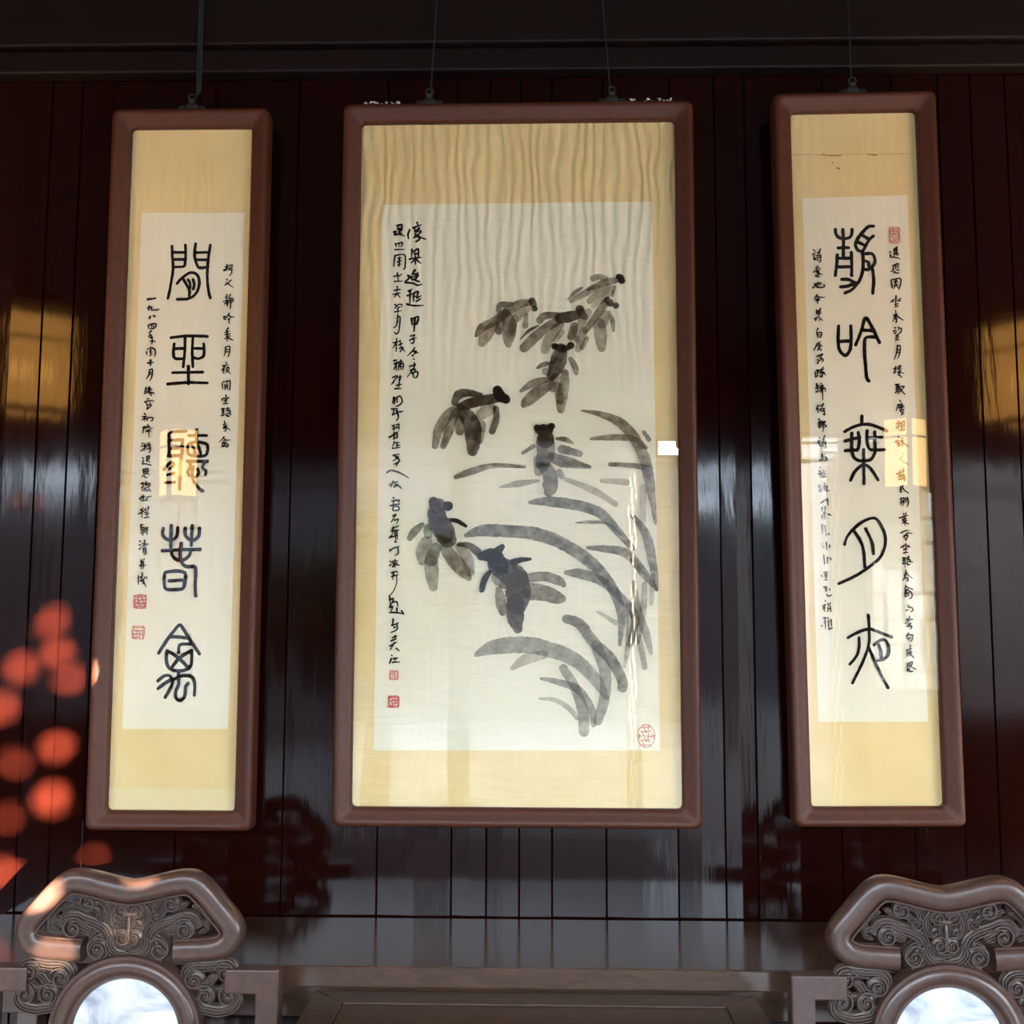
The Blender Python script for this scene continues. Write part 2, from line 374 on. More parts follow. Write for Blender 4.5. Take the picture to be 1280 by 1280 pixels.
# ------------------------------------------------------------------ garden outside
k = MB(); k.box(-30, 30, -60, YF-.35, -.35, -.15); k.build('ground', M_GROUND, **S)
GY = -8.0
wx0, wx1, wz0, wz1 = 3.08, 3.85, 2.0, 3.25        # opening cut in the added wall for the sun flecks
k = MB()
k.box(2.65, wx0, GY-.25, GY, -.15, 3.8); k.box(wx1, 6.75, GY-.25, GY, -.15, 3.8); k.box(wx0, wx1, GY-.25, GY, -.15, wz0); k.box(wx0, wx1, GY-.25, GY, wz1, 3.8)
k.box(2.6, 6.85, GY-.45, GY+.2, 3.8, 3.92, 1)
k.build('light_blocking_wall', [M_PLASTER, M_TILE], **S)  # added out of view to block the sun everywhere except its opening
GY2 = -13.0
k = MB(); k.box(-22.0, -8.3, GY2-.25, GY2, -.15, 3.98); k.box(-8.3, -6.6, GY2-.25, GY2, -.15, 3.45); k.box(-6.6, 1.65, GY2-.25, GY2, -.15, 3.98); k.box(-6.6, 1.65, GY2-.45, GY2+.2, 3.98, 4.08, 1); k.box(1.65, 2.3, GY2-.25, GY2, -.15, 3.75)
k.build('light_blocking_wall', [M_BRICK, M_TILE], **S)  # added wall, dark and tall to dim the mirrored view and hide sky
k = MB(); k.box(2.3, 5.3, -24.0, -23.7, -.15, 4.4); k.box(5.3, 10.8, -24.0, -23.7, -.15, 6.2); k.box(5.3, 10.8, -24.1, -23.6, 6.2, 6.3, 1); k.box(10.8, 26, -24.0, -23.7, -.15, 3.6)
k.build('light_blocking_wall', [M_BRICK, M_TILE], **S)  # added far wall cutting sky light, stepped so the fleck rays pass

# ------------------------------------------------------------------ ink drawing tools
def clean(v):
    return v
class Sheet:
    """a picture plane; px() maps a point of the photographed artwork onto it"""
    def __init__(s, B, lean, yaw, roll, width, height):
        u, v, n = Vector((1,0,0)), Vector((0,0,1)), Vector((0,-1,0))
        v, n = v*math.cos(lean)+n*math.sin(lean), -v*math.sin(lean)+n*math.cos(lean)
        u, n = u*math.cos(yaw)+n*math.sin(yaw), -u*math.sin(yaw)+n*math.cos(yaw)
        u, v = u*math.cos(roll)+v*math.sin(roll), -u*math.sin(roll)+v*math.cos(roll)
        s.u, s.v, s.n, s.B, s.w, s.h = u, v, n, Vector(B), width, height
        s.mw = Matrix(((u.x, v.x, n.x, B[0]), (u.y, v.y, n.y, B[1]), (u.z, v.z, n.z, B[2]), (0,0,0,1)))
        s.lay = .0012
    def px(s, x, y):
        d = ray(x, y); t = (s.B-CPOS).dot(s.n)/d.dot(s.n); q = CPOS+d*t-s.B; return (q.dot(s.u), q.dot(s.v))
MPP = 1/447.0      # metres per photo pixel on the sheets
def ribbon(k, sh, pts, z, rough=.10, taper=None, mi=0, rr=random):
    """pts [(u, v, width)] in metres"""
    wmin = max(.0015, min(p[2] for p in pts)); P = crom(pts, max(.0012, min(.004, wmin*.5)))
    L = []; R = []; n = len(P); ph = rr.uniform(0, 100)
    for i, (x, y, w_) in enumerate(P):
        a = P[max(0, i-1)]; c = P[min(n-1, i+1)]; tx, ty = c[0]-a[0], c[1]-a[1]; l = math.hypot(tx, ty) or 1; tx /= l; ty /= l
        wl = w_*.5*(1+rough*2*noise.noise((x*160+ph, y*160, 1.7))); wr = w_*.5*(1+rough*2*noise.noise((x*160, y*160+ph, 9.1)))
        L.append((x-ty*wl, y+tx*wl, z)); R.append((x+ty*wr, y-tx*wr, z))
    def cap(p, a, w_, sgn):
        tx, ty = sgn[0], sgn[1]; out = []
        for q in range(1, 6):
            th = PI/2 - PI*q/6; out.append((p[0]+w_*.5*(tx*math.cos(th)-ty*math.sin(th)), p[1]+w_*.5*(ty*math.cos(th)+tx*math.sin(th)), z))
        return out
    def dirv(a, c):
        l = math.hypot(c[0]-a[0], c[1]-a[1]) or 1; return ((c[0]-a[0])/l, (c[1]-a[1])/l)
    vs = []; fs = []
    for a, c in zip(L, R): vs += [a, c]
    for i in range(n-1): fs.append((2*i, 2*i+1, 2*i+3, 2*i+2))
    # end cap runs L->R, start cap runs R->L
    ce = cap(P[-1], None, P[-1][2], dirv(P[-2], P[-1])); o = len(vs); vs += ce; fs.append(tuple([2*n-2]+[2*n-1]+[o+q for q in reversed(range(5))]))
    cs = cap(P[0], None, P[0][2], dirv(P[1], P[0])); o = len(vs); vs += cs; fs.append(tuple([1, 0]+[o+q for q in reversed(range(5))]))
    k.add(vs, fs, mi)

def strokes(k, sh, lst, org, sc, width, rough=.1, dz=.00003, taper=False):
    """lst: flat lists x,y,x,y.. in enlarged units; org: photo pixel of that enlargement's corner; sc: enlargement; width in photo px"""
    for s_ in lst:
        kk = k(sum(s_[0::2])/(len(s_)/2)/sc+org[0]) if callable(k) else k
        q = [sh.px(org[0]+s_[i]/sc, org[1]+s_[i+1]/sc) for i in range(0, len(s_), 2)]
        n = len(q); wv = [width*MPP*random.uniform(.9, 1.1) for _ in q]
        if taper:
            wv[0] *= random.uniform(.95, 1.25); wv[-1] *= random.uniform(.45, .85)
        if len(q) == 1: q = [q[0], (q[0][0]+.001, q[0][1])]; wv *= 2
        ribbon(kk, sh, [(a, b_, c) for (a, b_), c in zip(q, wv)], sh.lay, rough); sh.lay += dz

PEND = []
def big(sh, groups, org, sc, width):
    """groups: one stroke list per seal-script character"""
    for g_ in groups:
        k = MB(); strokes(k, sh, g_, org, sc, width); PEND.append(k)
def CHARS(sh, parent):
    for k in PEND: k.build('seal_script_character', M_INK, parent, fix=False)
    PEND.clear()
def seal(sh, parent, x0, x1, y0, y1, mat, label, oval=False, solid=True):
    k = MB(); a = sh.px((x0+x1)/2, (y0+y1)/2); hw, hh = (x1-x0)/2*MPP, (y1-y0)/2*MPP; r = random.Random(int(x0*7+y0)); z = sh.lay
    ring = [(a[0]+hw*(abs(math.cos(t))**e)*(1 if math.cos(t) > 0 else -1), a[1]+hh*(abs(math.sin(t))**e)*(1 if math.sin(t) > 0 else -1)) for e in (1.0 if oval else .32,) for t in [2*PI*i/40 for i in range(41)]]
    ribbon(k, sh, [(p[0], p[1], .9*MPP) for p in ring], z, .15, rr=r)
    nx, ny = 4, max(4, int(4*hh/hw))
    for i in range(nx):
        for j in range(ny):
            u0, v0 = a[0]-hw*.78+1.56*hw*i/(nx-1), a[1]-hh*.78+1.56*hh*j/(ny-1)
            if oval and ((u0-a[0])/hw)**2+((v0-a[1])/hh)**2 > .75: continue
            for _ in range(2):
                dx, dy = random.choice(((1, 0), (0, 1), (1, .3), (-.4, 1))); l = .3*hw
                ribbon(k, sh, [(u0-dx*l, v0-dy*l, 1.0*MPP), (u0+dx*l, v0+dy*l, 1.0*MPP)], z+.00002, .15, rr=r)
    sh.lay += .00006
    return k.build('seal_stamp', mat, parent, fix=False, label=label)

def rrect(x0, x1, y0, y1, r, d, n=5):
    """rounded rectangle loop grown outward by d"""
    out = []
    r0 = .013+.13*d; x0, x1, y0, y1 = x0-d, x1+d, y0-d, y1+d; r, d = r0, 0
    for cx_, cy_, a0 in ((x1-r, y1-r, 0), (x0+r, y1-r, 90), (x0+r, y0+r, 180), (x1-r, y0+r, 270)):
        for i in range(n+1):
            t = math.radians(a0+90*i/n); out.append((cx_+(r+d)*math.cos(t), cy_+(r+d)*math.sin(t)))
    return out
def picture(name, sh, label, group, silk, sheet_mat, sheet_px, hooks):
    root = empty(name, sh.mw, label, 'framed scroll', group)
    W, H = sh.w, sh.h
    prof = [(0, -.004), (0, .019), (.005, .024), (.011, .026), (.020, .030), (.029, .035), (.036, .038), (.043, .037), (.048, .031), (.050, .020), (.050, -.014), (.02, -.014)]
    k = MB(); n = 24
    vs = []
    for d, h in prof: vs += [(x, y, h) for x, y in rrect(-W/2, W/2, 0, H, .011, d)]
    fs = []
    for i in range(len(prof)-1):
        for j in range(n): fs.append((i*n+j, i*n+(j+1) % n, (i+1)*n+(j+1) % n, (i+1)*n+j))
    k.add(vs, fs); fr = k.build('picture_frame', M_FRAME, root, smooth=True)
    for (hx, hy) in hooks:
        u0 = sh.px(hx, hy)[0]; k = MB(); zc = H+.053
        for dx, dz, r in ((0, .010, .020), (-.026, .004, .016), (.026, .004, .016), (-.044, -.001, .010), (.044, -.001, .010), (0, .030, .010)):
            k.blob((u0+dx, zc+dz, .006), (r, r*.8, .006), 10)
        k.tube([(u0+.010*math.cos(t*PI/8), zc+.040+.010*math.sin(t*PI/8), .006) for t in range(16)], .0025, 6, True, axis=(0, 0, 1))
        k.build('hanging_hook', M_IRON, fr, smooth=True, label='blackened iron hanging hook')
    k = MB(); k.box(-W/2-.012, W/2+.012, -.012, H+.012, -.003, 0); mount = k.build('silk_mount', silk, root)
    k = MB(); q = [sh.px(*p) for p in sheet_px]; k.add([(x, y, .0005) for x, y in q]+[(x, y, .0001) for x, y in q], [(0,1,2,3), (7,6,5,4), (0,4,5,1), (1,5,6,2), (2,6,7,3), (3,7,4,0)])
    sheet = k.build('artwork_sheet', sheet_mat, root)
    k = MB(); k.box(-W/2-.004, W/2+.004, -.004, H+.004, .013, .0155); k.build('glass_pane', M_GLASS, root)
    return root, mount, sheet

# ------------------------------------------------------------------ left scroll
SL = Sheet((-.9786, -.05, 1.1903), .0096, 0, 0, .3468, 1.8981)
GRP = 'framed scrolls hanging on the dark plank wall'
rootL, mountL, sheetL = picture('framed_scroll', SL, 'narrow framed calligraphy scroll left of the goldfish painting, two red seals at its lower left', GRP,
    M_SILK_S, M_SHEET_S, [(177, 266), (306, 266), (285, 911), (153, 911)], [(241, 128)])
k = MB()
A = (120, 270); SC = 6.095
big(SL, [[[580,230,582,300,588,400,575,500,560,580,548,628],[682,222,684,300,680,350,668,385,600,390],[590,278,680,278],[590,332,680,332],
  [760,212,752,300,765,360,790,395,855,388],[872,222,860,300,850,400,850,500,860,580,872,625],[760,280,860,278],[762,335,855,335],
  [618,515,660,470,715,435,760,440,785,480,785,540,755,600,700,632,620,636],[665,480,700,540,715,580,710,610],[703,488,718,512,718,548],[740,485,750,520,742,558]],
  [[572,928,690,915,850,918],[598,975,592,1030,598,1080,640,1090,672,1085],[608,1012,670,1010],[680,930,678,1030,665,1150],[740,925,735,1040,740,1150],[745,1010,820,1010],
  [822,975,825,1030,818,1070,780,1088,745,1080],[705,1145,706,1280],[585,1195,815,1190],[548,1281,700,1270,850,1273]]], A, SC, 3.8)
big(SL, [[[688,482,570,492,558,540,560,640,552,672],[565,552,658,548],[570,612,655,608],[560,672,645,668],[660,548,658,640,648,700,642,800,638,925],
  [520,775,570,722,598,740,560,770],[545,815,600,800],[530,875,600,870],[710,515,845,515],[768,470,768,560],[700,612,705,585,740,567,800,567,848,585,852,630,835,666,780,674,722,665,700,640,700,610],
  [735,590,750,620,755,655],[775,580,790,620,800,655],[700,712,850,712],[712,715,722,750,702,790,712,820],[742,755,735,800,745,860,780,910,815,938],[775,770,785,800,762,830],[830,720,815,760,840,785,836,815]]], (120, 460), SC, 4.0)
big(SL, [[[515,125,510,170,530,200,560,215],[575,105,572,265],[625,120,622,170,605,200,578,215],[682,125,684,180,715,212],[735,105,728,255],[790,125,785,180,755,212,732,218],
  [508,295,650,288,795,285],[577,290,582,330,620,365,670,365,710,335,722,300],[652,240,645,330,655,385,690,415,750,418,762,450,758,560,762,640],
  [530,460,600,450,665,455,684,480,678,540,668,580,630,590,560,592,530,580,522,530,524,475],[560,525,655,520]]], (120, 640), SC, 4.3)
big(SL, [[[480,405,540,310,600,230,640,190,665,215,710,290,790,410],[565,280,640,282,705,290],[745,335,650,338,634,360,630,400],[545,385,538,440,548,500,580,530,640,540,700,525,728,490,732,430,732,385],
  [545,385,630,440,705,515],[730,385,640,440,575,520],[632,540,630,580,632,640,610,700,612,745,640,765,672,745,682,710,685,660,705,635],[632,580,700,575,740,595,755,650,752,725],
  [630,585,590,605,560,575,520,580,475,615],[592,600,575,660,530,740],[565,610,520,640,475,675]]], (120, 750), SC, 4.2)
CHARS(SL, sheetL)
SL.lay += .0001
def column(sh, parent, runs, label):
    """one column of running-hand writing, brush stroke by brush stroke"""
    k = MB()
    for org, sc, wd, lst in runs: strokes(k, sh, lst, org, sc, wd*1.18, .10, .000004, True)
    k.build('small_inscription', M_INK, parent, fix=False, label=label)
HS = 10.667
column(SL, sheetL, [((265,325), HS, 1.45, [
 [160,140,195,120],[180,98,208,82],[205,65,190,150],[215,100,200,130,165,152],[225,85,275,70,265,105],[235,115,270,105],[225,135,278,128],[262,130,268,170,240,212],
 [203,265,212,282],[235,290,265,270],[175,340,215,320,240,298],[195,305,230,330,288,372],
 [155,560,215,535],[185,505,212,490],[198,465,195,540],[175,590,202,556],[200,545,205,620],[215,560,210,620],[250,465,230,510],[225,520,285,520,280,560,225,575],[215,550,290,540],[255,520,250,640,238,650],
 [160,760,165,800],[165,760,185,755,180,795,165,795],[230,715,205,770],[230,740,260,765,298,760],[222,792,246,785],[230,790,232,850],
 [220,910,190,945],[175,970,240,955],[205,945,208,1085],[180,1000,250,985],[195,1025,245,1015],[205,1040,165,1060],[215,1040,285,1075],
 [185,1165,180,1230,165,1285],[190,1165,240,1155,235,1250,215,1300],[200,1200,225,1195],[195,1230,225,1225]]),
 ((265,445), HS, 1.45, [[193,90,202,106],[145,135,220,120],[175,140,135,200],[162,165,160,235],[215,145,190,190],[200,160,235,165,185,235],[195,190,255,242],
 [140,370,145,440],[150,350,185,340],[200,335,205,370],[215,340,245,335,242,455,230,455],[180,390,178,450],[180,395,210,390,208,445],[185,420,205,418],
 [135,590,160,565,180,580],[205,580,225,555,235,575],[190,525,190,640],[165,605,210,598],[155,640,220,635],
 [130,710,170,700],[145,705,140,800],[160,705,160,800],[125,800,165,790],[190,710,240,700],[215,690,215,720],[200,735,245,730,240,760,205,765],[190,780,215,810,240,800],[245,770,265,785],[202,792,222,785],
 [170,870,175,920],[155,920,200,895],[160,945,205,925],[180,930,150,970],[190,945,245,990],[165,965,185,955,185,1000,160,1005],
 [165,1080,105,1150],[160,1100,200,1125,245,1120],[150,1140,190,1130],[140,1165,195,1150],[145,1170,135,1210],[165,1165,185,1200],[190,1160,150,1205],[205,1170,220,1200,190,1230],[135,1215,200,1200]])],
 'right hand column of small black characters')
column(SL, sheetL, [((170,365), HS, 2.3, [[165,102,220,95,265,88],[195,332,186,358],[240,320,262,336],[165,950,243,940],[200,915,200,985]]),
 ((170,365), HS, 1.6, [[160,220,200,210],[180,190,175,250],[200,205,215,205,215,245,300,240,315,235],
 [170,450,175,490],[180,440,260,425,275,455,240,490,180,490],[210,450,215,475],[240,445,235,470],
 [210,520,185,550,195,580],[175,595,215,575],[205,585,215,620],[190,615,230,605],[195,660,265,660],[215,610,225,660,210,700],
 [145,800,148,840],[160,765,190,755],[200,740,205,770],[225,750,260,775,265,830,250,870],[190,790,215,785],[195,815,215,810],[200,785,205,845],[190,850,225,840],
 [185,1045,175,1110,145,1160],[190,1045,225,1035,220,1120,190,1190],[185,1080,215,1075],[180,1105,210,1100]]),
 ((165,480), HS, 1.5, [[180,70,210,60],[175,100,210,90],[195,45,190,125],[170,130,215,115],[240,40,240,70],[225,55,228,75,265,60],[220,90,275,80],[215,110,300,125,295,135],[240,100,235,140],[260,110,262,160],
 [213,200,236,201],[175,245,235,225,300,230],[195,258,210,275],[245,253,252,270],[205,290,265,280,245,320],[210,315,240,310],[205,335,235,328],
 [173,398,192,412],[145,440,195,435,140,485],[165,460,175,500],[180,465,200,480],[205,460,240,450],[220,450,205,495],[240,450,285,455,275,495,255,490],
 [150,580,195,570,175,600],[160,585,150,655],[215,545,240,590],[200,585,240,560],[200,575,285,595],[200,620,255,610],[195,640,265,630],[230,610,232,715],
 [143,793,157,806],[130,830,150,825],[130,895,160,865],[180,800,165,890],[165,830,200,820],[195,830,185,880],[215,795,245,785],[220,820,250,810,225,840],[215,870,265,855],[245,840,250,890,230,915],
 [205,970,240,960,230,1010,200,1020],[205,990,230,988],[205,970,200,1040],[215,1025,245,1045],[148,988,162,1001],[150,1030,165,1020,145,1070,180,1065,262,1085],
 [155,1140,160,1200],[165,1140,220,1130,210,1190,165,1195],[190,1140,190,1190],[165,1170,210,1160],[145,1232,152,1218],[170,1225,185,1250,215,1245],[225,1205,240,1220]]),
 ((160,595), 9.15, 1.5, [[155,95,180,85,165,170],[160,130,180,125],[215,65,195,100],[205,95,255,90,240,130,200,135],[215,110,235,110],[195,140,190,175],[210,150,225,175,250,150],[245,150,268,180],
 [140,265,180,250],[155,240,200,235],[180,225,185,280],[160,285,240,280],[225,245,215,275],[230,240,275,232],
 [150,390,185,365],[125,435,185,405],[165,385,165,480],[190,395,215,375],[195,420,235,410],[210,375,215,415],[240,355,235,400],[205,440,245,430],[225,415,225,475],[195,478,248,472],
 [150,560,155,620],[150,565,180,555],[165,590,190,585],[155,620,195,610],[150,650,165,640],[175,610,178,680],[185,640,160,675],[205,600,235,590],[205,600,200,650],[225,610,222,670],
 [138,743,152,756],[135,790,150,785],[135,840,160,810],[170,775,240,780],[195,735,192,800],[175,800,225,795],[180,830,180,880],[180,830,210,825,208,880,195,900],[185,850,205,848],
 [153,963,167,976],[190,950,185,970],[150,985,185,980],[140,1025,215,1020],[165,985,155,1060],[185,990,182,1060],
 [125,1140,125,1240],[150,1160,180,1130],[170,1110,160,1190],[150,1200,185,1180],[165,1200,195,1240],[195,1160,170,1240],[185,1210,212,1265],[213,1158,226,1171]])],
 'left hand column of small black characters')
seal(SL, sheetL, 168, 183, 744, 760, M_SEAL_B, 'upper square red seal'); seal(SL, sheetL, 166, 181, 783, 798, M_SEAL, 'lower square pale red seal')

# ------------------------------------------------------------------ right scroll
SR = Sheet((.901, -.05, 1.2141), .0173, .0041, .0107, .3492, 1.9009)
rootR, mountR, sheetR = picture('framed_scroll', SR, 'narrow framed calligraphy scroll right of the goldfish painting, one faded red seal at upper right', GRP,
    M_SILK_S, M_SHEET_S, [(1003, 248), (1134, 244), (1160, 902), (1023, 902)], [(1065, 112)])
k = MB()
big(SR, [[[390,165,395,200,420,228,460,234,500,225,515,200,518,165],[447,165,452,260,452,370],[412,305,490,303],[405,358,400,440,390,515],[512,342,515,430,515,515],[410,385,508,383],[412,450,508,448],
  [680,140,640,145,595,190,555,245,545,290,565,325,592,332],[680,215,650,240,615,300,598,335],[590,205,640,235],[565,262,612,285],[595,332,602,400,598,480,575,550,520,620,465,648],[440,545,490,545,520,560,545,572],[430,602,490,595,535,575],
  [620,350,670,350,690,385,685,430,640,470,610,468],[612,405,640,412,645,440,655,455],[675,470,682,560,675,650]],
  [[415,900,412,1000,420,1080,465,1125,502,1080,510,1000,508,900],[420,1018,505,1015],[545,1045,590,930,618,840,660,890,725,1025],[590,932,670,935],[690,985,632,985,614,1010,612,1100,620,1200,628,1290,645,1318]]], (980, 260), SC, 4.3)
big(SR, [[[592,490,592,550],[460,608,530,570,600,552,680,560,780,602],[515,620,515,740,530,800,560,825,600,830],[565,615,572,680,560,740,520,752],[462,680,575,650],[465,752,555,748],
  [632,600,632,680,650,740,690,745],[690,610,692,700,690,770,660,820,620,830],[650,655,745,650],[690,748,765,745],[605,745,608,1005],[505,978,540,910,600,862,650,880,715,975]]], (980, 440), SC, 4.1)
big(SR, [[[460,370,480,310,540,240,620,185,690,170,735,220,770,310,762,400,720,480,620,560,520,620,415,668],[530,265,580,340,605,420,615,540],[620,250,650,310,672,370,680,440]]], (980, 620), SC, 3.9)
big(SR, [[[640,300,648,400,645,520,600,650,520,815],[485,470,560,430,645,405,730,430,818,465],[570,470,570,540,550,610,500,672],[645,545,690,650,740,760,790,850],[685,525,730,490,770,490,795,540,790,600,755,635,710,645],[718,520,735,570,738,630]]], (980, 720), SC, 3.8)
CHARS(SR, sheetR)
SR.lay += .0001
column(SR, sheetR, [((1100,305), HS, 1.5, [[180,80,220,65,215,110,185,120],[185,95,215,90],[225,45,175,75],[185,120,180,170],[200,140,240,160],[215,130,245,130],[128,108,142,121],[130,150,145,150,135,180,180,180,265,198],
 [170,290,175,345],[180,290,240,265,230,330],[205,290,200,335],[150,370,185,345],[185,385,190,370,215,390,250,388],[225,350,262,355],
 [145,485,155,570,175,600],[160,480,265,465,270,540,245,610],[190,500,230,490],[185,520,235,510],[210,480,205,545],[185,555,235,540],[200,550,185,595],[215,555,235,585],
 [145,775,185,740],[165,760,190,775],[270,730,230,770],[240,755,275,765],[210,695,205,830],[195,810,240,800],[200,840,240,832],
 [205,890,210,940],[185,950,235,930],[180,970,235,955],[215,950,165,1040],[225,970,310,1020],[195,1000,215,995,215,1045,200,1050]]),
 ((1105,405), HS, 1.5, [[138,55,157,49],[120,100,155,85],[135,130,160,110],[190,45,195,80],[205,60,230,65,220,110,185,140],[160,155,190,150],[150,185,195,175],[175,155,170,215],[150,215,205,210],
 [175,285,165,380,135,475],[180,300,212,295,205,400,175,465],[170,350,200,345],[165,385,200,380],
 [125,600,165,590],[150,570,145,660],[145,620,120,660],[185,585,225,565],[180,605,230,600],[205,555,200,640],[180,645,265,660],[215,630,185,690],[190,665,230,715],
 [150,810,205,800],[170,810,160,900],[190,810,190,940],[165,850,190,845],[160,875,190,870],[145,920,195,890],[210,840,265,835,205,910],[205,860,275,940],
 [205,1020,225,1045],[180,1080,240,1065],[190,1080,155,1165],[205,1095,260,1085],[200,1120,265,1105],[235,1075,230,1150],[210,1150,265,1140],[215,1165,235,1185,255,1165],[230,1210,265,1190]]),
 ((1108,520), HS, 1.5, [[148,76,168,69],[125,110,180,95,120,170],[155,130,155,190],[165,130,180,140],[200,100,195,190],[200,95,235,75,230,185],[205,125,230,118],[205,155,230,148],[185,195,250,185],
 [153,279,172,286],[120,345,165,325],[148,360,168,354],[145,380,170,375,165,400,145,400],[203,299,222,306],[185,340,225,330],[210,330,210,400],[220,355,200,390],[215,360,288,408],
 [218,498,227,521],[185,555,220,540],[190,570,215,610,285,645],
 [135,775,240,735],[175,740,180,770],[225,710,215,750],[170,790,195,780],[165,800,165,850],[165,800,195,795,190,840],[175,850,192,850],[225,770,205,800],[205,810,250,800],[230,790,235,860,245,870],[205,840,255,830],
 [215,930,185,950],[185,945,185,1015,205,1010],[190,980,230,970],[210,945,230,985,290,1030],
 [185,1105,230,1095,225,1130,190,1135],[190,1105,190,1130],[185,1155,230,1145,205,1205],[205,1140,180,1185],[255,1100,255,1150],[275,1090,290,1150,275,1210]]),
 ((1112,635), HS, 1.45, [[185,75,190,100],[215,65,213,100],[125,135,240,100],[168,118,182,141],[165,155,225,140],[170,175,225,165],[200,110,200,230],[195,185,160,215],[205,190,250,215],
 [140,335,200,305,260,300],[225,335,295,340],[215,350,170,395],[190,375,240,365,210,440],[195,400,215,420],
 [150,525,190,495],[168,508,187,531],[245,500,235,525],[248,514,270,521],[210,480,212,595],[185,555,235,545],[185,598,240,590],
 [170,665,210,660],[180,670,180,745],[200,665,200,790],[180,700,200,698],[170,745,210,735],[225,665,260,655],[245,640,245,680],[230,690,265,685,260,715,230,718],[225,740,245,760,275,745],[278,714,300,721],
 [215,830,215,880],[195,870,245,855],[190,900,245,880],[225,870,175,965],[235,890,300,940],[215,930,240,925,238,975,215,975],[218,950,238,948],
 [215,1040,195,1080],[215,1050,305,1085],[205,1090,245,1080],[200,1110,200,1190],[205,1110,255,1100,250,1140],[205,1140,250,1130],[215,1120,240,1150],[270,1110,295,1150,285,1200,255,1205],[205,1180,255,1165]]),
 ((1115,745), 12.19, 1.5, [[240,140,245,170,270,155],[205,220,255,210],[245,175,300,180,310,225,270,240],
 [215,355,310,355],[260,310,250,390],[245,370,190,420],[230,425,285,415,250,445],[250,440,295,470,270,505],[220,465,300,455],
 [245,565,215,600],[215,600,230,675],[225,600,305,595,300,670,250,690],[235,640,285,630],[248,656,268,650],
 [275,760,265,800],[215,825,290,800],[240,820,215,895],[235,850,230,920],[275,830,245,880],[255,850,290,855,245,915],[255,870,325,938],
 [230,1035,230,1110],[245,1030,305,1005,280,1085],[250,1060,290,1050],[265,1030,255,1100],[225,1140,245,1110],[255,1120,265,1150,310,1145],[310,1090,360,1115]])],
 'right hand column of small black characters')
